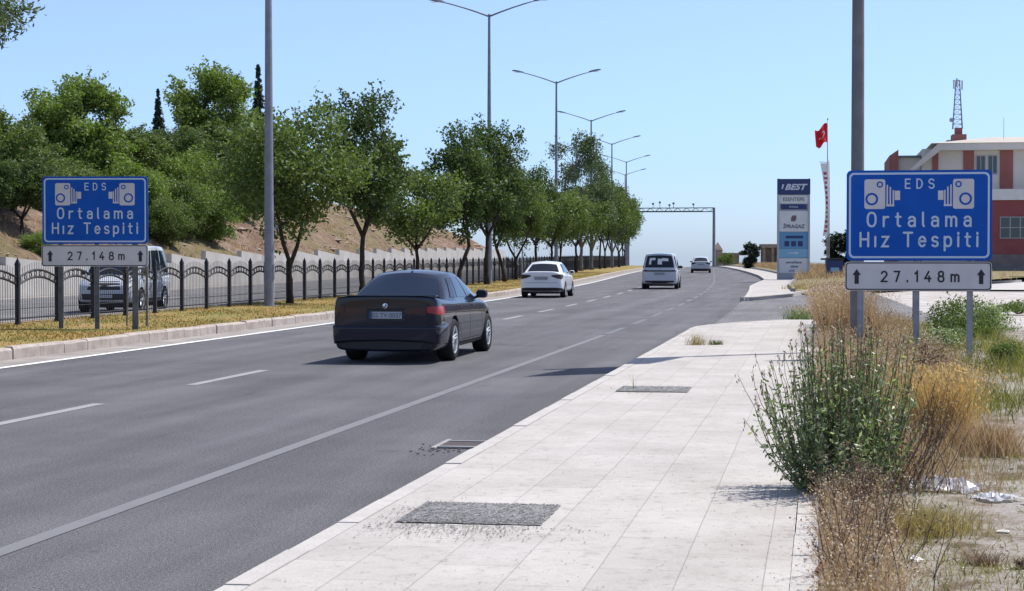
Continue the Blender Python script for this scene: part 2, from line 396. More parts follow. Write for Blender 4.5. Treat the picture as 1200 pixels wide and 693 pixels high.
ribbon('edge_line', -12.09, -11.94, -30, 375, .008, .008, M['line_white'], 2)
ribbon('lane_line', -4.575, -4.445, -30, 37.8, .004, .004, M['line_grey'], 1)
mb = MB()
def dash(mb, s, Y0, Y1, wd):
    for a in yrange(Y0, Y1, 1.)[:-1]:
        st = (Y1-Y0)/max(1, int(math.ceil((Y1-Y0)/1.))); b = a+st
        mb.add([P(s-wd, a, .004), P(s+wd, a, .004), P(s+wd, b, .004), P(s-wd, b, .004)], [(0, 1, 2, 3)])
Y = 38.4
while Y < 240: dash(mb, -4.5, Y, Y+3.5, .075); Y += 5.7
tag(mb.build('lay_by_line', M['line_faint'], fix=False), kind='structure')
mb = MB(); Y = 8.0
for a, b in ((-8, -5), (-1.5, 1.5), (5.5, 8.5), (15.2, 19.1), (22.1, 25.2)): dash(mb, -8.0, a, b, .075)
dash(mb, -8.03, 31, 34, .075)
Y = 47.0
while Y < 255: dash(mb, -8.22, Y, Y+3.1, .075); Y += 6.55
tag(mb.build('lane_dashes', M['line_dash'], fix=False), kind='structure')

# left kerb of separate stones, with gaps and chipped edges
mb = MB(); Y = -10.; rnd = random.Random(3)
while Y < 365:
    L = rnd.uniform(.95, 1.05) if Y < 70 else 2.
    g = .012 if Y < 60 else .02
    dx, dz = rnd.uniform(-.012, .012), rnd.uniform(-.012, .01); ch = .03
    prof = [(.0, -.05), (.0, .165), (-ch, .20), (-.17, .205), (-.17, -.05)]
    vv = []
    for yy in (Y+g, Y+L*.25, Y+L*.6, Y+L-g):
        for (a, z) in prof:
            j = rnd.uniform(-.008, .008) if (z > .1 and a > -.1 and Y < 70) else 0
            vv.append(P(KL+a+dx+j, yy, z+dz*(z > .1)+j))
    f = [(i*5+k, i*5+(k+1) % 5, (i+1)*5+(k+1) % 5, (i+1)*5+k) for i in range(3) for k in range(5)]
    f += [(0, 1, 2, 3, 4), (19, 18, 17, 16, 15)]
    mb.add(vv, f); Y += L
tag(mb.build('median_kerb', M['kerbstone']), kind='structure')
ribbon('verge', -17.35, KL-.16, -25, 370, .235, .185, M['verge'], 2, cols=6)
slab('verge_edging', -17.5, -17.34, -25, 370, -.05, .26, M['concrete_grey'], 4)
ribbon('opposite_road', -32.15, -17.49, -25, 370, .0, .0, M['asphalt_old'], 2)
ribbon('opposite_gutter', -32.15, -31.0, -25, 370, .004, .004, M['gutter'], 4)

# near pavement and its kerb
def prow(name, mat, s0, s1, Y0, Y1, z1): return slab(name, s0, s1, Y0, Y1, -.05, z1, mat, 1)
def pav_left(Y): return -2.61 if Y < 39.4 else -2.61+1.9*((Y-39.4)/5.3)**1.7
def pav_right(Y): return -.15
mb = MB(); ys = yrange(-14, 44.7, .45); v = []; n = 9
for Y in ys:
    a, b = pav_left(Y), .9 if Y > 40.5 else -.13
    for k in range(n): t = k/(n-1); v.append(P(a*(1-t)+b*t, Y, .12+.006*math.sin(Y*1.7+k)*math.sin(Y*.6+k*.8)*(.5 if 0 < k < n-1 else 0)))
f = [(i*n+k, i*n+k+1, (i+1)*n+k+1, (i+1)*n+k) for i in range(len(ys)-1) for k in range(n-1)]
mb.add(v, f)
e = (len(ys)-1)*n
vv = [P(v[e+k].x-bend(44.7), 44.7, z) for k in range(n) for z in (-.05, .12)]
mb.add([(p.x, p.y, p.z) for p in vv], [(2*k, 2*k+2, 2*k+3, 2*k+1) for k in range(n-1)])
tag(mb.build('pavement', M['paving'], fix=False), kind='structure')
mb = MB(); Y = -14.; rnd = random.Random(5)
while Y < 44.7:
    L = 1.0; g = .004
    a0, a1 = pav_left(Y), pav_left(min(Y+L, 44.7)); dz = rnd.uniform(-.004, .004)
    y0, y1 = Y+g, min(Y+L, 44.7)-g
    pr = [(-.15, -.05), (-.145, .105), (-.125, .123), (-.003, .124), (-.003, -.05)]
    vv = [P(a0+q, y0, z+dz*(z > 0)) for q, z in pr]+[P(a1+q, y1, z+dz*(z > 0)) for q, z in pr]
    mb.add(vv, [(k, (k+1) % 5, (k+1) % 5+5, k+5) for k in range(5)]+[(0, 1, 2, 3, 4), (9, 8, 7, 6, 5)]); Y += L
tag(mb.build('pavement_kerb', M['kerb_white']), kind='structure')
mb = MB(); Y = -14.
while Y < 40.5:
    L = .75; dz = rnd.uniform(-.003, .004)
    mb.box(-.127+rnd.uniform(-.003, .003), 0, Y+.004, min(Y+L, 40.5)-.004, -.05, .126+dz); Y += L
tag(mb.build('pavement_edging', M['kerb_white']), kind='structure')

# gravel filled openings left in the paving
def pit(x0, x1, y0, y1):
    mb = MB(); nx, ny = 28, 16; rn = random.Random(int(y0*10)); v = []
    for j in range(ny+1):
        for i in range(nx+1):
            e = min(i, nx-i, j, ny-j); v.append((x0+(x1-x0)*i/nx+(rn.uniform(-.005, .005) if e == 0 else 0), y0+(y1-y0)*j/ny+(rn.uniform(-.006, .006) if e == 0 else 0), .1275+(rn.uniform(0, .008) if e > 1 else 0)))
    mb.add(v, [(j*(nx+1)+i, j*(nx+1)+i+1, (j+1)*(nx+1)+i+1, (j+1)*(nx+1)+i) for j in range(ny) for i in range(nx)])
    tag(mb.build('gravel_patch', M['gravel'], fix=False), kind='structure')
pit(-2.41, -1.56, 10.05, 10.9); pit(-2.29, -1.47, 20.3, 21.12)
ico = [(0, 0, 1), (.9, 0, .4), (.28, .85, .4), (-.72, .53, .4), (-.72, -.53, .4), (.28, -.85, .4), (0, 0, -.3)]
icf = [(0, 1, 2), (0, 2, 3), (0, 3, 4), (0, 4, 5), (0, 5, 1), (6, 2, 1), (6, 3, 2), (6, 4, 3), (6, 5, 4), (6, 1, 5)]
def pebble(mb, x, y, z, r, rn):
    a = rn.uniform(0, 6.3); sx, sy = rn.uniform(.7, 1.3), rn.uniform(.7, 1.3)
    mb.add([(x+r*(p[0]*sx*math.cos(a)-p[1]*sy*math.sin(a)), y+r*(p[0]*sx*math.sin(a)+p[1]*sy*math.cos(a)), z+r*.6*p[2]) for p in ico], icf)
mb = MB(); rn = random.Random(11)
for k in range(1500):
    x, y = rn.gauss(-2.0, .3), 10.0-abs(rn.gauss(0, .25)); 
    if rn.random() < .3: x, y = rn.gauss(-2.45, .18), rn.gauss(10.3, .3)
    if rn.random() < .25: x, y = rn.uniform(-2.35, -1.6), rn.uniform(10.1, 10.85)
    if -2.55 < x < -.2: pebble(mb, x, y, .126, rn.uniform(.003, .008), rn)
for (a0, a1, b0, b1, nn_) in ((-2.4, -1.57, 10.06, 10.89, 3800), (-2.28, -1.48, 20.31, 21.11, 2600)):
    for k in range(nn_): pebble(mb, rn.uniform(a0, a1), rn.uniform(b0, b1), .131, rn.uniform(.0035, .008), rn)
for k in range(500): pebble(mb, rn.uniform(-2.5, -.2), rn.uniform(7, 14), .124, rn.uniform(.002, .006), rn)
for k in range(260): pebble(mb, rn.gauss(-1.85, .3), rn.gauss(20.7, .4), .125, rn.uniform(.003, .008), rn)
tag(mb.build('loose_gravel', M['pebble'], fix=False), 'grey loose gravel spilled on the pale paving around the square openings', 'gravel', kind='stuff')

# driveway apron and the far pavement
ribbon('driveway', -2.5, 3.2, 44.4, 90.5, .02, .02, M['asphalt_old'], 2)
mb = MB()
far = [(-2.40, 67.4), (-1.53, 70.8), (-0.51, 76.1), (0.61, 83.8), (2.25, 92.1), (7.67, 102.7), (14.32, 113.8)]
def strip(mb, path, wd, z0, z1):
    pts = [P(s, Y) for s, Y in path]; v = []
    for i, p in enumerate(pts):
        d = (pts[min(i+1, len(pts)-1)]-pts[max(i-1, 0)]); d.z = 0; d.normalize(); nn = Vector((-d.y, d.x, 0))*wd
        for q, z in ((p, z0), (p, z1), (p+nn, z1), (p+nn, z0)): v.append((q.x, q.y, p.z+z))
    f = [(i*4+k, i*4+k+1, i*4+k+5, i*4+k+4) for i in range(len(pts)-1) for k in range(3)]
    f += [(0, 1, 2, 3), tuple((len(pts)-1)*4+k for k in (3, 2, 1, 0))]
    mb.add(v, f)
strip(mb, far, .16, -.05, .17)
strip(mb, [(kerb_right(Y), Y) for Y in yrange(67.5, 365, 3)], -.16, -.05, .17)
tag(mb.build('far_kerb', M['kerb_white']), kind='structure')
# far pavement
ribbon('far_pavement', lambda Y: kerb_right(Y)+.16, lambda Y: min(kerb_right(Y)+1.95, -2.4+(Y-67.4)*.22+.2) if Y < 95 else kerb_right(Y)+1.95, 67.9, 362, .155, .155, M['paving'], 1.5)
mb = MB()
strip(mb, [(kerb_right(Y)+1.9, Y) for Y in yrange(79, 355, 3)], -.14, -.05, .3)
tag(mb.build('far_pavement_edging', M['concrete_grey']), kind='structure')
# dry grass bank behind the far pavement
mb = MB(); ys = yrange(79, 355, 4); v = []; cols = [2.03, 3, 5, 8, 12, 20, 40, 90]
for Y in ys:
    for k, c in enumerate(cols):
        z = [.14, .35, .5, .5, .4, .35, .3, .3][k]; z *= sm(75, 95, Y) if k else 1
        s = kerb_right(Y)+c
        if Y < 117: s = min(s, -2.2+max(0, (Y-70.8))*.29+(Y-70.8)*.013*k) if k else s
        v.append(P(s, Y, z+(random.uniform(-.05, .05) if k else 0)))
n = len(cols)
mb.add(v, [(i*n+k, i*n+k+1, (i+1)*n+k+1, (i+1)*n+k) for i in range(len(ys)-1) for k in range(n-1)])
tag(mb.build('grass_bank', M['drygrass_ground'], fix=False), kind='structure')
ribbon('forecourt', 6, 60, 91, 152, .03, .03, M['concrete'], 3)
# near right verge: uneven earth
def rz(x, y): return .085+.03*math.sin(x*2.1+y*.9)*math.cos(y*1.3-x)+.02*math.sin(x*5.3)*math.sin(y*4.1)
mb = MB(); ys = yrange(-6, 43.7, .32); xs = yrange(.0, 14, .28); v = []
for y in ys:
    for i, x in enumerate(xs): v.append((x+.004, y, (.075 if i == 0 else rz(x, y)+random.uniform(-.008, .008))+(0 if y < 40 else -(y-40)*.02)))
n = len(xs)
mb.add(v, [(j*n+i, j*n+i+1, (j+1)*n+i+1, (j+1)*n+i) for j in range(len(ys)-1) for i in range(n-1)])
def dirtmat():
    m = principled('verge_earth', (.4, .36, .33), .95, 0, .2)
    a = nz(m, .8, 6, .7); b = nz(m, 14, 5, .8); d = nz(m, 55, 3, .8)
    tc = m.node_tree.nodes.new('ShaderNodeTexCoord'); mp = m.node_tree.nodes.new('ShaderNodeMapping'); mp.inputs['Scale'].default_value = (1, .8, 1)
    m.node_tree.links.new(tc.outputs['Object'], mp.inputs[0]); e = nz(m, 2.0, 8, .75, mp.outputs[0])
    c = ramp(m, e.outputs['Fac'], [(.40, (.15, .11, .075)), (.48, (.29, .25, .21)), (.6, (.39, .365, .34)), (.7, (.47, .445, .42))])
    c = mix(m, 1, c, ramp(m, b.outputs['Fac'], [(.3, (.75, .74, .72)), (.65, (1.08, 1.08, 1.08))]), 'MULTIPLY')
    c = mix(m, 1, c, ramp(m, d.outputs['Fac'], [(.3, (.75, .75, .75)), (.65, (1.12, 1.12, 1.12))]), 'MULTIPLY')
    setc(m, c); bump(m, b.outputs['Fac'], .8, .03); return m
M['verge_earth'] = dirtmat()
tag(mb.build('dirt_verge', M['verge_earth'], smooth=True, fix=False), kind='structure')

# hill behind the retaining wall
def hh(wd, Y):
    hm = 8.5*(1-sm(205, 265, Y))*(.88+.12*math.sin(Y*.06))+.3
    base = 1.35+.5*sm(88, 200, Y)
    base *= 1-sm(230, 262, Y)*.9
    return base+hm*(1-math.exp(-max(0, wd-.6)*.62/max(hm, .1)))+(.25*math.sin(Y*.55+wd)*math.cos(wd*.9) if wd > 1 else 0)+max(0, wd-14)*.12*(1-sm(160, 240, Y))
mb = MB(); ys = yrange(8, 320, 1.6); ws = [0, .6, 1.2, 2, 3, 4, 5, 6, 7, 8, 10, 12, 14, 17, 20, 25, 32, 45, 70, 110]; v = []
rn = random.Random(9)
for Y in ys:
    for k, wd in enumerate(ws): v.append(P(-32.42-wd, Y, hh(wd, Y)+(rn.uniform(-.16, .16) if k > 1 else 0)))
n = len(ws)
mb.add(v, [(i*n+k+1, i*n+k, (i+1)*n+k, (i+1)*n+k+1) for i in range(len(ys)-1) for k in range(n-1)])
tag(mb.build('hill', M['hill'], smooth=True, fix=False), kind='structure')

# retaining wall in stepped concrete bays
wt = thing('retaining_wall', 'long pale concrete retaining wall with stepped bays below the brown hillside', 'wall', P(-32.3, 70))
bays = [36.7, 49.3, 58.8, 68.3, 75.5, 82.2, 88.8, 94.7, 101.8, 109.1, 115.2, 121.7, 128.9, 136.5, 143.7, 150.6, 157.2, 163.9, 170.1, 176.2, 182.6, 189.9, 197.1, 204.3, 212.3, 220.3, 228.3, 236.4]
for a, b in zip(bays, bays[1:]):
    z1 = 1.68+.30*sm(84, 100, (a+b)/2)+.55*sm(106, 206, (a+b)/2); mb = MB()
    A = P(-32.2, a+.01); B = P(-32.2, b-.01); d = (B-A).normalized(); nn = Vector((-d.y, d.x, 0))*.28
    drop = .36
    v = []
    for p, zt in ((A, z1), (B, z1-drop)):
        for q in (p, p+nn):
            v += [(q.x, q.y, q.z-.3), (q.x, q.y, q.z+zt)]
    mb.add(v, [(0, 1, 3, 2), (4, 6, 7, 5), (0, 4, 5, 1), (2, 3, 7, 6), (1, 5, 7, 3)])
    o = mb.build('wall_bay', M['concrete'], wt); o.location = -wt.location

# ------------------------------------------------------------------ railing along the verge
def fence_panel():
    mb = MB(); W = 2.0; h0 = .98
    arc = lambda t, b: b+.17*math.sin(math.pi*t)
    N = 10
    for b in (h0, h0-.15):
        pts = [(0, W*k/N, arc(k/N, b)) for k in range(N+1)]
        mb.tube(pts, .026, 4)
    for k in range(8):
        t = (k+.5)/8; cy, cz = W*t, arc(t, h0-.075)
        mb.tube([(0, cy+.05*math.cos(a), cz+.052*math.sin(a)) for a in [2*math.pi*q/8 for q in range(9)]], .011, 3, cap=False)
    for k in range(1, 17):
        t = k/17; mb.tube([(0, W*t, .06), (0, W*t, arc(t, h0)+.17)], [.007, .005], 4)
    mb.tube([(0, 0, .13), (0, W, .13)], .016, 4)
    mb.tube([(0, 0, .33), (0, W, .33)], .008, 4)
    return mb.mesh('fence_panel', M['fence'])
def fence_post():
    mb = MB(); a = .045
    mb.box(-a, a, -a, a, 0, 1.26)
    mb.add([(-.055, -.055, 1.26), (.055, -.055, 1.26), (.055, .055, 1.26), (-.055, .055, 1.26), (0, 0, 1.42)], [(0, 1, 4), (1, 2, 4), (2, 3, 4), (3, 0, 4), (3, 2, 1, 0)])
    mb.box(-.055, .055, -.055, .055, .0, .03)
    return mb.mesh('fence_post', M['fence'])
ft = thing('railing', 'black wrought iron railing with arched panels along the grassy verge', 'fence', P(-16.67, 30.0))
pm, qm = fence_panel(), fence_post()
Yf = 29.5; k = 0; rest_p, rest_q = MB(), MB()
def add_me(mb, me, mat):
    mb.add([mat @ v.co for v in me.vertices], [tuple(p.vertices) for p in me.polygons])
while Yf < 260:
    p, q = P(-16.67, Yf, .235), P(-16.67, Yf+2.0, .235); d = q-p
    a = math.atan2(-d.x, d.y)
    p2 = p-ft.location
    if k < 98:
        o = link('panel', pm, ft); o.location = p2; o.rotation_euler = (0, 0, a)
        o = link('post', qm, ft); o.location = p2; o.rotation_euler = (0, 0, a)
    else:
        mt = Matrix.Translation(p2) @ Matrix.Rotation(a, 4, 'Z'); add_me(rest_p, pm, mt); add_me(rest_q, qm, mt)
    k += 1; Yf += 2.0*math.cos(a)
tag(rest_p.build('panel', M['fence'], ft, fix=False), kind='stuff'); tag(rest_q.build('post', M['fence'], ft, fix=False), kind='stuff')

# ------------------------------------------------------------------ leaves and trees
def leaf_mesh(name, cen, size, mat, asp=.55, seed=0, up=0., axis=None):
    rs = np.random.RandomState(seed); n = len(cen)
    a = rs.normal(size=(n, 3)) if axis is None else axis+rs.normal(size=(n, 3))*.45
    a /= np.linalg.norm(a, axis=1)[:, None]
    b = rs.normal(size=(n, 3)); b[:, 2] *= (1-up)
    b -= (a*b).sum(1)[:, None]*a; b /= np.linalg.norm(b, axis=1)[:, None]
    s = (size*rs.uniform(.65, 1.3, n))[:, None]
    a = a*s*.5; b = b*s*.5*asp
    v = np.empty((n, 4, 3)); v[:, 0] = cen-a; v[:, 1] = cen-b+a*.1; v[:, 2] = cen+a; v[:, 3] = cen+b+a*.1
    me = bpy.data.meshes.new(name); me.vertices.add(4*n); me.vertices.foreach_set('co', v.reshape(-1).astype('f'))
    me.loops.add(4*n); me.loops.foreach_set('vertex_index', np.arange(4*n, dtype='i'))
    me.polygons.add(n); me.polygons.foreach_set('loop_start', np.arange(0, 4*n, 4, dtype='i')); me.polygons.foreach_set('loop_total', np.full(n, 4, 'i'))
    me.update(calc_edges=True); me.materials.append(mat); return me
def tree_meshes(seed, H, Rr, cb, ncl, per, leaf, lmat, bmat, trunk=.10, fork=.75, lean=0., clr=.33, sparse=.45, flat=.8, asp=.55):
    rs = np.random.RandomState(seed); rn = random.Random(seed)
    cz = (H+cb)/2; hz = (H-cb)/2
    cl = []
    tries = 0
    while len(cl) < ncl and tries < 5000:
        tries += 1
        d = rs.normal(size=3); d /= np.linalg.norm(d); r = rs.uniform(sparse, 1)**.6
        lob = 1+.18*math.sin(3*math.atan2(d[1], d[0])+seed)+.12*math.sin(5*d[2]+seed*2)
        cr = Rr*clr*rs.uniform(.65, 1.25)
        p = np.array([d[0]*(Rr-cr*.6)*r*lob, d[1]*(Rr-cr*.6)*r*lob, cz+d[2]*(hz-cr*.5)*r*lob])
        if p[2]-cz < 0: p[:2] *= 1-.25*(cz-p[2])/hz
        if all(np.linalg.norm(p-q[0]) > .45*cr for q in cl): cl.append((p, cr))
    pts = []
    for p, cr in cl:
        m = int(per*(cr/(Rr*clr))**2)
        d = rs.normal(size=(m, 3)); d /= np.linalg.norm(d, axis=1)[:, None]
        r = rs.uniform(.15, 1, m)**.55*(1+.25*rs.normal(size=m)*.5)
        pts.append(p+d*r[:, None]*cr*np.array([1, 1, flat]))
    # loose outer sprays so the outline is ragged
    for p, cr in cl:
        for _ in range(3):
            d = p-np.array([0, 0, cz]); d = d/np.linalg.norm(d)+rs.normal(size=3)*.5; d /= np.linalg.norm(d)
            m = max(4, per//26); t = rs.uniform(.7, 1.32, m)[:, None]
            pts.append(p+d*t*cr+rs.normal(size=(m, 3))*cr*.1)
    cen = np.concatenate(pts)
    crown = leaf_mesh('crown', cen, leaf, lmat, asp, seed)
    mb = MB(); fz = cb*fork
    lx, ly = lean, lean*.3
    tp = []
    for k in range(6):
        t = k/5; tp.append((lx*t*t+rn.uniform(-.03, .03)*(k > 0), ly*t+rn.uniform(-.03, .03)*(k > 0), fz*t))
    mb.tube(tp, [trunk*(1.35 if k == 0 else 1.05-.06*k) for k in range(6)], 9)
    top = Vector(tp[-1]); limbs = []
    nl = rn.choice([2, 3, 3]) if H < 9 else 4
    ang0 = rn.uniform(0, 6)
    for k in range(nl):
        a = ang0+2*math.pi*k/nl+rn.uniform(-.3, .3); end = Vector((math.cos(a)*Rr*.45, math.sin(a)*Rr*.45, cz+hz*rn.uniform(-.05, .4)))
        pp = []
        for j in range(7):
            t = j/6; p = top.lerp(end, t); p += Vector((math.cos(a), math.sin(a), 0))*Rr*.14*math.sin(math.pi*t)
            p += Vector((rn.uniform(-.05, .05), rn.uniform(-.05, .05), 0))*(0 < j)*Rr*.5; pp.append(p)
        mb.tube(pp, [trunk*.72*(1-.12*j) for j in range(7)], 7); limbs += pp[2:]
    for p, cr in cl:
        q = Vector(p); s = min(limbs, key=lambda l: (l-q).length+max(0, l.z-q.z)*2)
        mid = s.lerp(q, .5)+Vector((0, 0, -.08*cr+rn.uniform(-.1, .1))); mb.tube([s, mid, q], [trunk*.22, trunk*.14, trunk*.05], 4, cap=False)
    tr = mb.mesh('trunk', bmat, smooth=True)
    return tr, crown
def put_tree(name, protos, label, cat, loc, rz=0, sc=1, group=None):
    t = thing(name, label, cat, loc, rz, group); t.scale = sc if hasattr(sc, '__len__') else (sc,)*3
    tr, cr = protos
    if tr: link('trunk', tr, t)
    link('crown', cr, t); return t
G1 = 'trees planted in a row along the verge'
VT = {
 'a': tree_meshes(1, 6.3, 2.35, 2.0, 46, 330, .15, M['leaf_mid'], M['bark'], .10, .62),
 'b': tree_meshes(2, 7.2, 1.95, 2.6, 44, 330, .15, M['leaf_dark'], M['bark'], .11, .85, -.1),
 'c': tree_meshes(3, 5.3, 2.15, 2.15, 40, 300, .15, M['leaf_mid'], M['bark'], .09, .8),
 'd': tree_meshes(4, 7.8, 1.9, 2.3, 46, 300, .16, M['leaf_dark'], M['bark'], .12, .85, .5),
 'e': tree_meshes(5, 9.5, 2.6, 2.4, 60, 210, .2, M['leaf_grey'], M['bark_pale'], .13, .7, clr=.25, sparse=.3, asp=.4),
}
for px_Y, key, sc, rzz, lab, ds in [
  (54.1, 'a', (1.00, 1.00, 1.00), .4, 'wide green roadside tree with a forked trunk just right of the nearest grey lamp post', .0),
  (63.6, 'b', (1.00, 1.00, 1.00), 1.9, 'tall narrow dark tree, second along the verge, above the arched railing', .0),
  (73.8, 'c', (1.03, 1.03, 1.03), 3.0, 'low round mid green tree, third along the verge, behind the dark sedan', .0),
  (84.1, 'd', (1.00, 1.00, 1.00), 0.2, 'dark tree with a leaning trunk, fourth along the verge', .0),
  (91.8, 'b', (1.13, 1.13, 1.13), 4.1, 'full dark tree immediately before the first twin armed street lamp', .2),
  (100.2, 'd', (0.98, 0.98, 0.98), 2.6, 'dark tree with a pale dead branch just past the first twin armed street lamp', .0),
  (108.0, 'a', (1.02, 1.02, 1.02), 5.0, 'broad tree seventh in the verge row, left of the white sedan', -.3),
  (117.6, 'b', (0.98, 0.98, 0.98), 1.1, 'dark tree rising straight above the white sedan roof', -.1),
  (128.0, 'c', (1.20, 1.20, 1.20), 2.2, 'rounded tree just before the second twin armed street lamp', .0),
  (137.7, 'a', (1.05, 1.05, 1.05), .9, 'broad tree just after the second twin armed street lamp', -.2),
  (147.3, 'c', (1.25, 1.25, 1.25), 4.4, 'light green bushy tree right of the white sedan, below the tall airy tree', .3),
  (158.5, 'e', (1.29, 1.29, 1.25), .3, 'tall airy pale green tree with thin upright shoots, highest of the verge row', -.1),
  (171.3, 'e', (1.15, 1.15, 1.12), 2.3, 'airy pale green tree standing right beside the tallest one of the row', .0),
  (181.8, 'b', (1.01, 1.01, 1.30), 3.3, 'dark far tree beneath the third twin armed street lamp', .1),
  (192.2, 'a', (1.15, 1.15, 1.47), 1.3, 'mid green far tree between the third and fourth street lamps', .0),
  (203.4, 'e', (1.03, 1.03, 1.01), 4.3, 'pale far tree just left of the fourth street lamp', .2),
  (216.2, 'a', (1.15, 1.15, 1.47), 2.3, 'green far tree just right of the fourth street lamp', .3),
  (229.8, 'b', (0.86, 0.86, 1.30), .6, 'narrow far tree before the end of the verge row', -.5),
  (243.5, 'a', (1.02, 1.02, 1.53), 3.8, 'second last tree of the verge row, beside the far end of the gantry beam', -.5),
  (259.6, 'a', (1.06, 1.06, 1.59), 5.2, 'last visible tree of the verge row, next to open sky', -.5)]:
    p = P(-16.2+ds, px_Y, .2); put_tree('roadside_tree', VT[key], lab, 'tree', p, rzz, sc, G1)
# young bare sapling
mb = MB(); mb.tube([(0, 0, 0), (.02, 0, 1.4), (0, .02, 2.6)], [.03, .025, .015], 5)
for a in range(7):
    an = a*1.7; z = 1.5+a*.15; mb.tube([(0, 0, z), (.3*math.cos(an), .3*math.sin(an), z+.5), (.45*math.cos(an), .45*math.sin(an), z+1.2)], [.014, .01, .005], 4)
t = thing('sapling', 'thin bare young tree beside the railing, left of the white sedan', 'tree', P(-16.26, 105.0, .2)); mb.build('trunk', M['bark'], t)
rs = np.random.RandomState(4); link('crown', leaf_mesh('crown', rs.normal(size=(160, 3))*[.3, .3, .5]+[0, 0, 2.6], .09, M['leaf_mid']), t)

# near tree whose crown hangs into the upper left corner
tr, cr = tree_meshes(21, 9.2, 2.35, 4.4, 100, 820, .12, M['leaf_grey'], M['bark_pale'], .12, .8, clr=.26, asp=.35)
put_tree('overhanging_tree', (tr, cr), 'nearest tree, its pale drooping foliage hanging in at the upper left corner', 'tree', P(-16.75, 30.3, .2), 1.0, 1.0)

# hill vegetation
HT = {
 'a': tree_meshes(31, 10, 4.0, 2.0, 70, 330, .27, M['leaf_light'], M['bark'], .2, .7, clr=.27),
 'b': tree_meshes(32, 9, 3.6, 1.4, 64, 330, .26, M['leaf_mid'], M['bark'], .2, .7, clr=.28),
 'c': tree_meshes(33, 8, 3.6, 2.2, 60, 330, .25, M['leaf_dark'], M['bark'], .16, .7, clr=.28),
 's': tree_meshes(34, 4.6, 2.6, -.2, 60, 330, .17, M['leaf_light'], M['bark'], .08, .1, clr=.3),
 't': tree_meshes(35, 4.2, 2.7, -.2, 60, 330, .17, M['leaf_mid'], M['bark'], .08, .1, clr=.3),
}
G2 = 'trees and bushes covering the hillside'
def hz_(s, Y): return hh(-32.42-s, Y)
for s, Y, key, sc, sh, name, lab in [
  (-40, 96.2, 'a', .84, .75, 'hill_tree', 'large light green tree with a bumpy crown above the left blue sign'),
  (-38, 82, 'b', .68, .55, 'hill_tree', 'leafy tree at the left edge of the picture on the hillside'),
  (-36, 78.5, 'c', .58, .42, 'hill_tree', 'dark tree with bare lower trunks at the left edge above the dry bank'),
  (-47, 148.5, 'a', 1.16, 1.08, 'hill_tree', 'round bright green tree highest on the hill, left of the grey lamp post'),
  (-43, 120.8, 'c', .84, .60, 'hill_tree', 'dark olive tree behind the top right corner of the left blue sign'),
  (-42, 109.5, 'b', .76, .52, 'hill_tree', 'mid green tree right behind the large bumpy crowned tree'),
  (-42, 137.8, 'c', .95, .64, 'hill_tree', 'dark tree low on the slope in front of the round bright one'),
  (-44, 158.8, 'b', 1.05, .60, 'hill_tree', 'green tree on the slope directly behind the grey lamp post'),
  (-46, 139.2, 'b', .96, .60, 'hill_tree', 'dark green tree beneath the small left spruce'),
  (-42, 96.5, 'b', .75, .45, 'hill_tree', 'green tree filling the hillside left of the bumpy crowned tree'),
  (-35, 104.5, 's', .80, .74, 'hill_bush', 'fresh light green bush at the right end of the thicket above the wall'),
  (-36, 101.0, 't', .86, .86, 'hill_bush', 'mid green bush just right of the left blue sign, above the wall'),
  (-37, 95.5, 's', .92, .76, 'hill_bush', 'light green bush behind the right half of the left blue sign'),
  (-39, 113.8, 's', 1.05, .90, 'hill_bush', 'bush halfway up the slope, between the two tallest hillside crowns'),
  (-36.5, 87.8, 't', .92, .83, 'hill_bush', 'bush behind the left half of the left blue sign'),
  (-39, 124.8, 't', .93, .98, 'hill_bush', 'tall bush up the slope just left of the grey lamp post'),
  (-40, 91.2, 't', .87, .58, 'hill_bush', 'bush up the slope near the left edge'),
  (-34.8, 95.0, 't', .62, .60, 'hill_bush', 'low dark bush against the wall behind the van'),
  (-33.9, 75.5, 's', .34, .22, 'hill_bush', 'small low bush at the foot of the dry bank at the left edge'),
  (-40, 224.8, 't', .5, .4, 'hill_bush', 'olive bush where the hill runs out, seen under the roadside crowns'),
  (-38.5, 176, 't', .30, .22, 'hill_bush', 'small scrubby bush alone on the bare brown slope')]:
    put_tree(name, HT[key], lab, 'tree' if name == 'hill_tree' else 'bush', P(s, Y, hz_(s, Y)-.1), s*1.3+Y, (sc, sc, sh), G2)
# conifers behind the hill
def conifer(seed, H, Rr):
    rs = np.random.RandomState(seed); pts = []
    mb = MB(); mb.tube([(0, 0, 0), (0, 0, H*.98)], [.16, .02], 7)
    for k in range(420):
        t = rs.uniform(.05, 1)**.85; z = H*t; r = Rr*(1-t)**.9*rs.uniform(.55, 1.1)+.08
        a = rs.uniform(0, 6.3); m = int(26*r)+10; u = rs.uniform(.0, 1, m)**.8; wv = rs.normal(size=m)*.12*r*u
        x = np.stack([np.cos(a)*r*u-np.sin(a)*wv, np.sin(a)*r*u+np.cos(a)*wv, z-.32*r*u+.14*r*u*u], 1)+rs.normal(size=(m, 3))*.04
        pts.append(x)
        if k % 4 == 0: mb.tube([(0, 0, z), (math.cos(a)*r, math.sin(a)*r, z-.18*r)], [.025, .008], 3, cap=False)
    return mb.mesh('trunk', M['bark'], True), leaf_mesh('crown', np.concatenate(pts), .24, M['leaf_conifer'], .45, seed)
cf = conifer(5, 9, 1.7)
for s, Y, sc, lab in ((-66, 190, (.95, .95, 1.14), 'small pointed spruce standing alone on the skyline above the left sign'),
                      (-66, 234.2, (1.6, 1.6, 2.35), 'taller dark spruce on the skyline beside the round bright tree'),
                      (-66, 199, (1.1, 1.1, .78), 'low dark spruce half hidden right of the small pointed one')):
    put_tree('spruce', cf, lab, 'tree', P(s, Y, hz_(s, Y)-.1), Y, sc, 'spruces on the skyline')
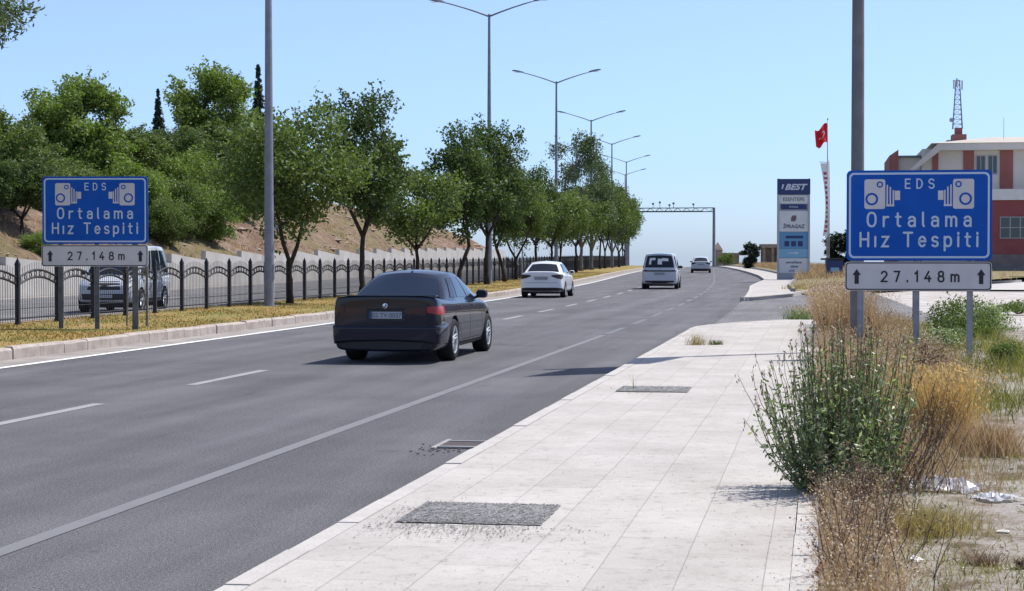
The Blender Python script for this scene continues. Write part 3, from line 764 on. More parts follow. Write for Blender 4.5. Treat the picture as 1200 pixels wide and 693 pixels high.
# dark evergreen beyond the forecourt, bushes at the far right kerb
ev = tree_meshes(41, 4.2, 1.3, -.3, 52, 300, .16, M['leaf_conifer'], M['bark'], .08, .1, clr=.33)
put_tree('evergreen', ev, 'dark round evergreen between the fuel totem and the right sign', 'tree', P(7.3, 170, .2), 0, (1.25, 1.25, 1.0))
put_tree('evergreen', ev, 'dark pointed bush at the bend beside the far pavement', 'bush', P(-.35, 205, .3), 2, (.85, .85, .78))
fb = tree_meshes(42, 1.9, 1.3, -.1, 24, 160, .12, M['leaf_mid'], M['bark'], .04, .1)
put_tree('roadside_bush', fb, 'low bush beside the stone pier at the far bend', 'bush', P(-1.0, 275, .2), 2, 1.2)

# ------------------------------------------------------------------ street lamps
def lamp_parts(t, H, arm, twin=True):
    MB().tube([(0, 0, 0), (0, 0, H*.3), (0, 0, H*.7), (0, 0, H)], [.155, .13, .095, .065], 12).build('pole', M['pole'], t, smooth=True, angle=40)
    MB().box(-.24, .24, -.24, .24, 0, .03).build('base_plate', M['pole'], t)
    MB().box(.02, .16, -.07, .07, .8, 1.25).build('hatch', M['pole'], t, bevel=.004)
    for sg in ((-1, 1) if twin else (1,)):
        pts = [(0, 0, H-.12)]+[(sg*arm*k/4, 0, H-.12+(1.0*(k/4)) - .18*(k/4)**2) for k in (1, 2, 3, 4)]
        a = MB().tube(pts, [.05, .045, .04, .036, .03], 8).build('arm', M['pole'], t, smooth=True)
        x0, z0 = sg*arm, H+.7
        mb = MB(); prof = [(-.15, .06), (.0, .11), (.3, .13), (.6, .12), (.78, .05)]; v = []
        for u, h in prof:
            wd = .05+.12*math.sin(math.pi*min(1, (u+.15)/.93)**.8)
            zz = z0+u*.2
            v += [(x0+sg*u, -wd, zz-.03), (x0+sg*u, wd, zz-.03), (x0+sg*u, wd*.7, zz+h*.7), (x0+sg*u, -wd*.7, zz+h*.7)]
        f = [(i*4+k, i*4+(k+1) % 4, (i+1)*4+(k+1) % 4, (i+1)*4+k) for i in range(4) for k in range(4)]+[(0, 1, 2, 3), (19, 18, 17, 16)]
        mb.add(v, f); hd = mb.build('lamp_head', M['pole'], t, smooth=True, angle=50)
        MB().box(min(x0+sg*.1, x0+sg*.6), max(x0+sg*.1, x0+sg*.6), -.1, .1, z0-.0, z0+.012, mat=Matrix.Identity(4)).build('lens', M['clear_lamp'], hd)
G3 = 'twin armed street lamps along the verge'
lp = [(50.9, 'nearest grey street lamp post, arms above the picture, left of the wide green tree'),
      (94.8, 'first twin armed street lamp seen whole, tallest in the picture'),
      (133.0, 'second twin armed street lamp, above the middle of the tree row'),
      (171.7, 'third twin armed street lamp, rising from the airy tallest tree'),
      (207.4, 'fourth twin armed street lamp, its left arm over the airy tree'),
      (246.7, 'fifth twin armed street lamp, left half hidden in leaves'),
      (280.8, 'farthest street lamp, only its right arm clear of the leaves')]
t0 = thing('street_lamp', lp[0][1], 'street lamp', P(-15.9, lp[0][0], .2), head(lp[0][0]), G3); lamp_parts(t0, 14.45, 2.55)
for Y, lab in lp[1:]: copy_tree(t0, None, P(-16.3, Y, .2), head(Y), None, lab)

# ------------------------------------------------------------------ speed camera signs
def rrect(x0, x1, z0, z1, r, n=5):
    out = []
    for cx, cz, a0 in ((x1-r, z1-r, 0), (x0+r, z1-r, 90), (x0+r, z0+r, 180), (x1-r, z0+r, 270)):
        for k in range(n+1): a = R(a0+90*k/n); out.append((cx+r*math.cos(a), cz+r*math.sin(a)))
    return out
def ringmb(mb, outer, inner, y0, y1):
    n = len(outer); v = [(x, y0, z) for x, z in outer]+[(x, y0, z) for x, z in inner]+[(x, y1, z) for x, z in outer]+[(x, y1, z) for x, z in inner]
    for k in range(n):
        q = (k+1) % n
        mb.add([v[k], v[q], v[n+q], v[n+k], v[2*n+k], v[2*n+q], v[3*n+q], v[3*n+k]], [(0, 1, 2, 3), (0, 4, 5, 1), (3, 2, 6, 7)])
def circ(cx, cz, r, n=20): return [(cx+r*math.cos(2*math.pi*k/n), cz+r*math.sin(2*math.pi*k/n)) for k in range(n)]
def arc(cx, cz, rx, rz_, a0, a1, n=14): return [(cx+rx*math.cos(R(a0+(a1-a0)*k/n)), cz+rz_*math.sin(R(a0+(a1-a0)*k/n))) for k in range(n+1)]
def sarc(cx, cz, rx, rz_, n=28): # closed squarish oval
    o = []
    for k in range(n+1):
        a = 2*math.pi*k/n; c_, s_ = math.cos(a), math.sin(a); o.append((cx+rx*math.copysign(abs(c_)**.82, c_), cz+rz_*math.copysign(abs(s_)**.82, s_)))
    return o
GLYPH = {   # road sign letters as strokes, cap height 1: (advance, strokes)
 'E': (.5, [[(.5, 1), (0, 1), (0, 0), (.5, 0)], [(0, .52), (.44, .52)]]),
 'D': (.56, [[(0, 0), (0, 1), (.22, 1)]+arc(.22, .5, .34, .5, 80, -80)+[(.22, 0), (0, 0)]]),
 'S': (.54, [arc(.27, .75, .26, .25, 25, 250, 12)+arc(.27, .25, .27, .26, 75, -155, 12)]),
 'O': (.58, [sarc(.29, .5, .29, .5)]),
 'r': (.30, [[(0, 0), (0, .70)], arc(.26, .42, .26, .27, 180, 75, 8)]),
 't': (.34, [[(.13, .95), (.13, .2)]+arc(.29, .17, .16, .16, 190, 275, 6), [(0, .69), (.33, .69)]]),
 'a': (.44, [arc(.22, .48, .22, .21, 155, 5, 10)+[(.44, .44), (.44, 0)], [(.44, .40), (.22, .40)]+arc(.19, .2, .19, .2, 92, 268, 10)+[(.26, 0), (.44, .12)]]),
 'l': (.06, [[(0, 1), (0, .12), (.07, .0)]]),
 'm': (.72, [[(0, 0), (0, .70)], arc(.18, .50, .18, .19, 180, 0, 8)+[(.36, 0)], arc(.54, .50, .18, .19, 180, 0, 8)+[(.72, 0)]]),
 'H': (.56, [[(0, 0), (0, 1)], [(.56, 0), (.56, 1)], [(0, .52), (.56, .52)]]),
 '\u0131': (.04, [[(.02, 0), (.02, .70)]]), 'i': (.04, [[(.02, 0), (.02, .70)], [(.02, .90), (.02, .985)]]),
 'z': (.42, [[(0, .70), (.42, .70), (0, 0), (.42, 0)]]),
 'T': (.60, [[(0, 1), (.60, 1)], [(.30, 1), (.30, 0)]]),
 'e': (.46, [[(.0, .37), (.46, .37)]+arc(.23, .35, .23, .35, 8, 318, 18)]),
 's': (.40, [arc(.2, .525, .19, .175, 30, 250, 10)+arc(.2, .18, .2, .18, 70, -150, 10)]),
 'p': (.46, [[(0, .70), (0, -.30)], sarc(.23, .35, .23, .34)]),
 '2': (.52, [arc(.26, .73, .26, .27, 165, -35, 12)+[(0, 0), (.54, 0)]]), '7': (.50, [[(0, 1), (.50, 1), (.18, 0)]]),
 '.': (.06, [[(.03, -.02), (.03, .08)]]), '1': (.22, [[(0, .78), (.2, 1), (.2, 0)]]),
 '4': (.56, [[(.36, 1), (0, .30), (.56, .30)], [(.40, .52), (.40, 0)]]), '8': (.52, [sarc(.26, .76, .22, .24), sarc(.26, .26, .26, .27)])}
def stroke_text(name, s_, cap, width, x, z, mat, par, wt=.155, y0=-.0042):
    adv = sum(GLYPH[c][0] for c in s_ if c != ' '); gaps = sum(2.3 if c == ' ' else 1 for c in s_)-1-s_.count(' ')
    gap = (width/cap-adv)/gaps; pen = -width/cap/2; mb = MB(); lv = 0
    for c in s_:
        if c == ' ': pen += gap*1.3; continue
        for st in GLYPH[c][1]:
            lv = (lv+1) % 4; yy = y0-.0005*lv; pts = [Vector((pen+a, b)) for a, b in st]; cl = (pts[0]-pts[-1]).length < 1e-4
            if cl: pts = pts[:-1]
            n = len(pts); L_, R_ = [], []
            for k in range(n):
                a = pts[k]-pts[k-1] if (k or cl) else pts[1]-pts[0]; b = pts[(k+1) % n]-pts[k] if (k < n-1 or cl) else a
                a, b = a.normalized(), b.normalized(); t = (a+b); t = t.normalized() if t.length > 1e-6 else a
                nn = Vector((-t.y, t.x)); q = wt/2/max(.35, nn.dot(Vector((-a.y, a.x))))
                L_.append(pts[k]+nn*q); R_.append(pts[k]-nn*q)
            f3 = lambda p: (x+p.x*cap, yy, z+p.y*cap)
            v = [f3(p) for p in L_]+[f3(p) for p in R_]; m_ = n if cl else n-1
            mb.add(v, [(k, n+k, n+(k+1) % n, (k+1) % n) for k in range(m_)])
            if not cl:
                for e, d in ((0, pts[0]-pts[1]), (n-1, pts[-1]-pts[-2])):
                    d.normalize(); a0 = math.atan2(d.y, d.x); fan = [pts[e]+Vector((math.cos(a0+q), math.sin(a0+q)))*wt/2 for q in [R(-90+180*k/8) for k in range(9)]]
                    mb.add([f3(p) for p in fan], [tuple(range(9))])
        pen += GLYPH[c][0]+gap
    return mb.build(name, mat, par, fix=False)
def speed_sign(label, loc, rz, base, posts, zoff, hpost, bmat):
    # local: centre x = 0, plate bottom z = zoff above the ground, facing -y
    t = thing('speed_camera_sign', label, 'road sign', loc, rz, 'blue speed camera signs')
    W = 2.15; hw = W/2; zp0, zp1 = zoff, zoff+.435; zb0, zb1 = zoff+.455, zoff+1.82
    p = MB().prism(rrect(-hw, hw, zb0, zb1, .07), 0, .03).build('panel', M['sign_blue'], t)
    mb = MB(); ringmb(mb, rrect(-hw+.035, hw-.035, zb0+.035, zb1-.035, .075), rrect(-hw+.065, hw-.065, zb0+.065, zb1-.065, .055), -.004, .0)
    mb.build('border', M['sign_line'], p)
    # lettering: cap heights and letter widths as on the sign
    stroke_text('lettering', 'EDS', .135, .42, .01, zb1-.272, M['sign_letter'], p)
    stroke_text('lettering', 'Ortalama', .205, 1.52, .0, zb1-.846, M['sign_letter'], p)
    stroke_text('lettering', 'H\u0131z Tespiti', .205, 1.73, .0, zb1-1.150, M['sign_letter'], p)
    for sg in (-1, 1):
        cx = sg*.655 if sg < 0 else .655
        mb = MB(); mb.prism(rrect(cx-.155, cx+.155, zb1-.585, zb1-.135, .035), -.005, 0)
        mb.build('camera_symbol', M['sign_white'], p)
        c2 = MB(); ringmb(c2, circ(cx+(sg*.045 if sg < 0 else .03)*1-.0, zb1-.435, .095), circ(cx+(sg*.045 if sg < 0 else .03), zb1-.435, .066), -.009, -.005)
        c2.build('camera_lens', M['sign_blue'], p); c2 = MB()
        ringmb(c2, circ(cx-sg*.075, zb1-.215, .048), circ(cx-sg*.075, zb1-.215, .028), -.009, -.005)
        c2.build('camera_lens', M['sign_blue'], p)
        bb = MB()
        inner = cx-sg*.155
        for k, (u, h) in enumerate(((.03, .30), (.075, .27), (.12, .22))):
            x = inner-sg*u; zc = zb1-.37
            bb.box(min(x-.011, x+.011), x+.011, -.005, 0, zc-.15, zc-.15+h)
        a, b = sorted((inner-sg*.015, inner-sg*.135)); bb.box(a, b, -.0052, 0, zb1-.545, zb1-.515)
        a, b = sorted((inner-sg*.14, inner-sg*.22)); bb.box(a, b, -.005, 0, zb1-.45, zb1-.31)
        bb.build('camera_bellows', M['sign_white'], p)
    q = MB().prism(rrect(-hw-.02, hw+.0, zp0, zp1, .05), 0, .03).build('plate', M['sign_white'], t)
    mb = MB(); ringmb(mb, rrect(-hw-.01, hw-.01, zp0+.01, zp1-.01, .05), rrect(-hw+.005, hw-.025, zp0+.025, zp1-.025, .04), -.004, 0); mb.build('border', M['sign_black'], q)
    stroke_text('lettering', '27.148m', .15, 1.14, .02, zp0+.138, M['sign_black'], q, .17)
    for sg in (-1, 1):
        x = sg*.92; mb = MB()
        mb.prism([(x-.032, zp0+.10), (x+.032, zp0+.10), (x+.032, zp0+.235), (x+.062, zp0+.235), (x, zp0+.325), (x-.062, zp0+.235), (x-.032, zp0+.235)], -.004, 0)
        mb.build('arrow', M['sign_black'], q)
    for z in (zp0+.2, zb0+.3, zb1-.3): 
        MB().box(-hw+.05, hw-.05, .03, .055, z-.02, z+.02).build('rail', M['galv'], t)
    for x, r, dz in posts:
        mb = MB(); mb.box(x-r, x+r, .056, .056+.06, -.3+dz, zb1-.05)
        mb.box(x-r-.012, x-r, .05, .056, -.3+dz, zb1-.05); mb.box(x+r, x+r+.012, .05, .056, -.3+dz, zb1-.05)
        mb.build('post', bmat, t)
    return t
speed_sign('blue speed camera sign on the right, in front of the big grey pole and weeds', (1.48, 27.74, .1), R(1.0), 0, [(-.86, .035, 0), (-.03, .035, 0), (.76, .035, 0)], 1.05, 0, M['galv'])
speed_sign('blue speed camera sign on the left verge in front of the black railing', (-14.45, 34.34, .2), R(8), 0, [(-.72, .035, 0), (.02, .035, 0), (.80, .05, 0)], 1.27, 0, M['postdark'])

# thin bare sapling stakes and twigs behind the left sign
mb = MB(); rn = random.Random(2)
mb.tube([(0, 0, 0), (.03, 0, 1.2), (0, 0, 1.9)], [.02, .017, .01], 5)
for k in range(10):
    z = .5+k*.13; a = rn.uniform(0, 6.3); mb.tube([(0, 0, z), (.2*math.cos(a), .2*math.sin(a), z+.12), (.33*math.cos(a), .33*math.sin(a), z+.28)], [.01, .007, .004], 4)
t = thing('staked_sapling', 'thin pale sapling behind the right posts of the left sign', 'sapling', (-14.27, 35.56, .22)); mb.build('trunk', M['bark_pale'], t)
MB().box(.42, .47, -.02, .02, 0, 1.7).build('stake', M['bark_pale'], t)

# big grey pole with the tall narrow board that throws the long shadow
t = thing('camera_pole', 'thick grey steel pole standing behind the right blue sign', 'pole', (.61, 29.8, .05))
MB().tube([(0, 0, 0), (0, 0, 5), (0, 0, 10.4)], [.115, .10, .075], 16).build('shaft', M['pole_brown'], t, smooth=True, angle=40)
MB().box(-.2, .2, -.2, .2, 0, .04).build('base_plate', M['pole'], t)
bd = MB().box(-1.75, .12, -.16, -.12, 6.5, 10.0); o = bd.build('board', M['navy'], t, bevel=.01); o.location = (0, 0, 0); o.rotation_euler = (0, 0, R(78)); o.location = (0, 0, 0)

# ------------------------------------------------------------------ vehicles
def patch(fn, u0, u1, v0, v1, nu, nv):
    v = [fn(u0+(u1-u0)*i/nu, v0+(v1-v0)*j/nv) for j in range(nv+1) for i in range(nu+1)]
    f = [(j*(nu+1)+i, j*(nu+1)+i+1, (j+1)*(nu+1)+i+1, (j+1)*(nu+1)+i) for j in range(nv) for i in range(nu)]
    return v, f
def off_patch(mb, fn, u0, u1, v0, v1, nu, nv, off, out, mi=0, slant=(0, 0)):
    v, f = patch(lambda u, w_: fn(u+slant[0]*(1-(w_-v0)/(v1-v0)) if abs(u-u0) < 1e-6 else (u+slant[1]*(1-(w_-v0)/(v1-v0)) if abs(u-u1) < 1e-6 else u), w_), u0, u1, v0, v1, nu, nv)
    # normals by finite grid
    n = nu+1; vv = []
    for j in range(nv+1):
        for i in range(n):
            a = Vector(v[j*n+min(i+1, nu)])-Vector(v[j*n+max(i-1, 0)]); b = Vector(v[min(j+1, nv)*n+i])-Vector(v[max(j-1, 0)*n+i])
            nn = a.cross(b)
            if nn.length < 1e-9: nn = Vector(out)
            nn.normalize()
            if nn.dot(Vector(out)) < 0: nn = -nn
            vv.append(Vector(v[j*n+i])+nn*off)
    mb.add(vv, f, mi)
def build_car(name, label, cat, loc, rz, sp):
    t = thing(name, label, cat, loc, rz)
    L, hw, zb = sp['L'], sp['hw'], sp.get('zb', .2)
    # ---- lower body
    ring = []
    for (y, fw, bz, tz, dz) in sp['st']:        # y, half width, bottom, belt, deck
        h = fw*hw
        ring.append([(h*.84, y, bz), (h*.975, y, bz+.04), (h, y, bz+(tz-bz)*.40), (h*.99, y, bz+(tz-bz)*.82), (h*.965, y, tz-.025), (h*.915, y, tz+.005), (h*.74, y, dz), (h*.35, y, dz+.012)])
    n = 8; mb = MB(); v = []
    for r in ring: v += r+[(-x, y, z) for x, y, z in r[::-1]]
    m = 2*n; f = []
    for i in range(len(ring)-1):
        for k in range(m): f.append((i*m+k, i*m+(k+1) % m, (i+1)*m+(k+1) % m, (i+1)*m+k))
    for i in (0, len(ring)-1):
        for k in range(n-1): f.append((i*m+k, i*m+k+1, i*m+m-2-k, i*m+m-1-k))
    mb.add(v, f); me = mb.mesh('body', [sp['paint'], M['black']])
    bm = bmesh.new(); bm.from_mesh(me); bmesh.ops.recalc_face_normals(bm, faces=bm.faces); bm.to_mesh(me); bm.free()
    body = link('tmpbody', me)
    ss = body.modifiers.new('s', 'SUBSURF'); ss.levels = 2; ss.render_levels = 2
    cut = MB(); wr = sp['wr']
    for y in sp['wy']:
        for sg in (-1, 1):
            cm = MB(); 
            cx0, cx1 = sorted((sg*(hw-.27), sg*(hw+.2))); nn = 28; ra = wr+.055
            vv = [(x, y+ra*math.cos(2*math.pi*k/nn), wr+ra*math.sin(2*math.pi*k/nn)) for x in (cx0, cx1) for k in range(nn)]
            cut.add(vv, [tuple(range(nn))[::-1], tuple(range(nn, 2*nn))]+[(k, (k+1) % nn, (k+1) % nn+nn, k+nn) for k in range(nn)], 1)
    cme = cut.mesh('cut', [sp['paint'], M['black']]); bm = bmesh.new(); bm.from_mesh(cme); bmesh.ops.recalc_face_normals(bm, faces=bm.faces); bm.to_mesh(cme); bm.free()
    co = link('tmpcut', cme)
    bo = body.modifiers.new('b', 'BOOLEAN'); bo.object = co; bo.operation = 'DIFFERENCE'; bo.solver = 'EXACT'
    dg = bpy.context.evaluated_depsgraph_get(); fin = bpy.data.meshes.new_from_object(body.evaluated_get(dg))
    bpy.data.objects.remove(body); bpy.data.objects.remove(co)
    fin.polygons.foreach_set('use_smooth', [True]*len(fin.polygons)); fin.set_sharp_from_angle(angle=R(38))
    bodyo = link('body', fin, t)
    bm = bmesh.new(); bm.from_mesh(fin); bv = BVHTree.FromBMesh(bm); bm.free()
    def decal(nm, mat, tl, tr_, bl, br_, d, par, nu=10, nv=5, off=.006):
        dd = Vector(d).normalized(); A, B, Cc, D = [Vector(q) for q in (tl, tr_, bl, br_)]; pts = []; ok = []
        for j in range(nv+1):
            for i in range(nu+1):
                u, w_ = i/nu, j/nv; p = (A*(1-u)+B*u)*(1-w_)+(Cc*(1-u)+D*u)*w_
                h = bv.ray_cast(p-dd*1.5, dd)
                if h[0] is None: ok.append(False); pts.append(p)
                else: ok.append(True); pts.append(h[0]-dd*off)
        mb = MB(); f = []
        for j in range(nv):
            for i in range(nu):
                q = (j*(nu+1)+i, j*(nu+1)+i+1, (j+1)*(nu+1)+i+1, (j+1)*(nu+1)+i)
                if all(ok[k] for k in q): f.append(q)
        mb.add(pts, f); o = mb.build(nm, mat, par, smooth=True, fix=False); return o
    def wrap(nm, mat, sg, path, par, off=.008, nv=5):     # path: (x, y, dx, dy, ztop, zbot)
        pts = []; K = 8*(len(path)-1) if len(path) > 4 else 16; ok = []
        for j in range(nv+1):
            for i in range(K+1):
                u = i/K*(len(path)-1); a = min(int(u), len(path)-2); tt = u-a
                q = [path[a][k]*(1-tt)+path[a+1][k]*tt for k in range(6)]
                dd = Vector((q[2]*sg, q[3], 0)).normalized(); p = Vector((q[0]*sg, q[1], q[4]+(q[5]-q[4])*j/nv))
                h = bv.ray_cast(p-dd*.8, dd); ok.append(h[0] is not None); pts.append((h[0]-dd*off) if h[0] is not None else p)
        f = []
        for j in range(nv):
            for i in range(K):
                q = (j*(K+1)+i, j*(K+1)+i+1, (j+1)*(K+1)+i+1, (j+1)*(K+1)+i)
                if all(ok[k] for k in q): f.append(q)
        mb = MB(); mb.add(pts, f); return mb.build(nm, mat, par, smooth=True, fix=False)
    # ---- greenhouse: side patch between belt and roof edge
    g = sp['gh']
    yb0, yb1, yr0, yr1, zr, bx, rx = g['yb0'], g['yb1'], g['yr0'], g['yr1'], g['zr'], g['bx'], g['rx']
    zbelt = g['zbelt']; rd0, rd1 = g.get('drop', (.05, .07))
    def side(sg):
        def fn(u, v_):
            yb = yb0+(yb1-yb0)*u; yr = yr0+(yr1-yr0)*u
            tap = 1-.10*(2*u-1)**4
            b = Vector((sg*bx*(1-.05*max(0, u-.75)*4-.06*max(0, .2-u)*5), yb, zbelt[0]+(zbelt[1]-zbelt[0])*u))
            zt = zr-rd0*max(0, 1-u*2.2)**2-rd1*max(0, (u-.5)*2)**2
            r = Vector((sg*rx*tap, yr, zt))
            p = b.lerp(r, v_); p.x += sg*.035*4*v_*(1-v_)*.7; 
            return p
        return fn
    S = {1: side(1), -1: side(-1)}
    def roof(u, s_):
        a, b = S[-1](u, 1), S[1](u, 1); p = a.lerp(b, s_); q = 2*s_-1; p.z += .055*(1-q*q) * (1 if g.get('round', 1) else .5); return p
    def endp(u0, bul):
        def fn(s_, v_):
            a, b = S[-1](u0, v_), S[1](u0, v_); p = a.lerp(b, s_); q = 2*s_-1
            p.y += bul*(1-q*q)*(1-.5*v_); p.z += .055*(1-q*q)*max(v_, 0)**1.5; 
            return p
        return fn
    rear, front = endp(0, -.10), endp(1, .16)
    mb = MB()
    for sg in (-1, 1): mb.add(*patch(S[sg], 0, 1, -.08, 1, 24, 8))
    mb.add(*patch(roof, 0, 1, 0, 1, 24, 12)); mb.add(*patch(rear, 0, 1, -.08, 1, 12, 8)); mb.add(*patch(front, 0, 1, -.08, 1, 12, 8))
    me = mb.mesh('roof', [sp['paint']]); bm = bmesh.new(); bm.from_mesh(me); bmesh.ops.remove_doubles(bm, verts=bm.verts, dist=.002); bmesh.ops.recalc_face_normals(bm, faces=bm.faces)
    bmesh.ops.bevel(bm, geom=[e for e in bm.edges if len(e.link_faces) == 2 and e.calc_face_angle(0) > .5], offset=.03, segments=3, affect='EDGES', profile=.6)
    for fc in bm.faces: fc.smooth = True
    bm.to_mesh(me); bm.free(); me.set_sharp_from_angle(angle=R(45)); link('roof', me, t)
    GL = sp.get('glass', M['glass'])
    ov = sp.get('rw', (.06, .94, .12, .88))
    mb = MB(); off_patch(mb, rear, ov[0], ov[1], ov[2], ov[3], 14, 8, .008, (0, -1, .3)); rwin = mb.build('rear_window', GL, t, smooth=True, fix=False)
    mb = MB(); off_patch(mb, front, .06, .94, .08, .9, 14, 8, .008, (0, 1, .3)); mb.build('windscreen', GL, t, smooth=True, fix=False)
    for sg in (-1, 1):
        for (a, b) in sp['win']:
            mb = MB(); off_patch(mb, S[sg], a, b, .10, .86, 10, 6, .008, (sg, 0, .2)); mb.build('side_window', GL, t, smooth=True, fix=False)
        for y in sp.get('pill', []): pass
    # ---- wheels
    ww = sp.get('ww', .22)
    for y in sp['wy']:
        for sg in (-1, 1):
            wt_ = MB(); xo = sg*(hw+.002); xi = sg*(hw+.002-ww)
            wt_.lathe([(wr*.66, xo), (wr*.72, xo+sg*.008), (wr*.9, xo+sg*.008), (wr*.985, xo-sg*.02), (wr, xo-sg*.06), (wr, xi+sg*.05), (wr*.95, xi), (wr*.6, xi)], 32, 'x', (0, y, wr))
            wo_ = wt_.build('wheel', M['rubber'], t, smooth=True, angle=50)
            rm = MB(); xr = xo-sg*.012
            rm.lathe([(wr*.67, xr), (wr*.63, xr-sg*.006), (wr*.60, xr-sg*.07), (0.001, xr-sg*.09)], 32, 'x', (0, y, wr), 1)
            rm.lathe([(wr*.68, xr-sg*.02), (wr*.68, xr+sg*.012), (wr*.62, xr+sg*.010), (wr*.61, xr-sg*.03)], 32, 'x', (0, y, wr), 0)
            ns = sp.get('spokes', 5)
            for k in range(ns):
                a = 2*math.pi*k/ns+.3
                for da in (-.16, .16):
                    c1 = Vector((xr-sg*.035, y+.05*math.cos(a+da*2), wr+.05*math.sin(a+da*2))); c2 = Vector((xr-sg*.008, y+wr*.64*math.cos(a+da), wr+wr*.64*math.sin(a+da)))
                    rm.tube([c1, c1.lerp(c2, .5), c2], [.018, .015, .016], 5)
            rm.lathe([(.001, xr-sg*.005), (.05, xr-sg*.008), (.06, xr-sg*.05)], 16, 'x', (0, y, wr), 0)
            rm.build('rim', [M['rim'], M['black']], wo_, smooth=True, angle=40)
    # ---- mirrors
    my, mz = sp['mir']
    for sg in (-1, 1):
        prof = []; mb = MB(); x0 = hw*.93
        v = []
        for (yy, s2) in ((my-.02, .8), (my+.04, 1.), (my+.12, .85), (my+.17, .4)):
            for a in range(10):
                an = 2*math.pi*a/10; v.append((sg*(x0+.085+.105*s2*math.copysign(abs(math.cos(an))**.6, math.cos(an))), yy, mz+.075*s2*math.copysign(abs(math.sin(an))**.6, math.sin(an))))
        f = [(i*10+k, i*10+(k+1) % 10, (i+1)*10+(k+1) % 10, (i+1)*10+k) for i in range(3) for k in range(10)]+[tuple(range(10)), tuple(range(39, 29, -1))]
        mb.add(v, f); mo = mb.build('mirror', sp.get('mirmat', M['black']), t, smooth=True, angle=50)
        mb = MB(); mb.tube([(sg*(x0-.03), my+.06, mz-.06), (sg*(x0+.08), my+.06, mz-.03)], [.03, .022], 6); mb.build('mirror_arm', M['black'], mo)
        mb = MB(); mb.box(min(sg*(x0+.01), sg*(x0+.16)), max(sg*(x0+.01), sg*(x0+.16)), my-.026, my-.021, mz-.045, mz+.045); mb.build('mirror_glass', M['glass'], mo)
    sp['rearfn'] = rear
    sp['extra'](t, bodyo, decal, wrap, rwin)
    # black floor pan under the body
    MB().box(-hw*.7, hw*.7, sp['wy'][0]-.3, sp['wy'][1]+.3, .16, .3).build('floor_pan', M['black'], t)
    return t
def seam(decal, body, pts, sg, hw, wdt=.006):
    for (a, b) in zip(pts, pts[1:]):
        (y0, z0), (y1, z1) = a, b; vert = abs(z1-z0) > abs(y1-y0); dy, dz = (wdt, 0) if vert else (0, wdt)
        decal('panel_gap', M['black'], (sg*hw, y0-dy, z0+dz), (sg*hw, y1-dy, z1+dz), (sg*hw, y0+dy, z0-dz), (sg*hw, y1+dy, z1-dz), (-sg, 0, 0), body, 10, 1, .003)

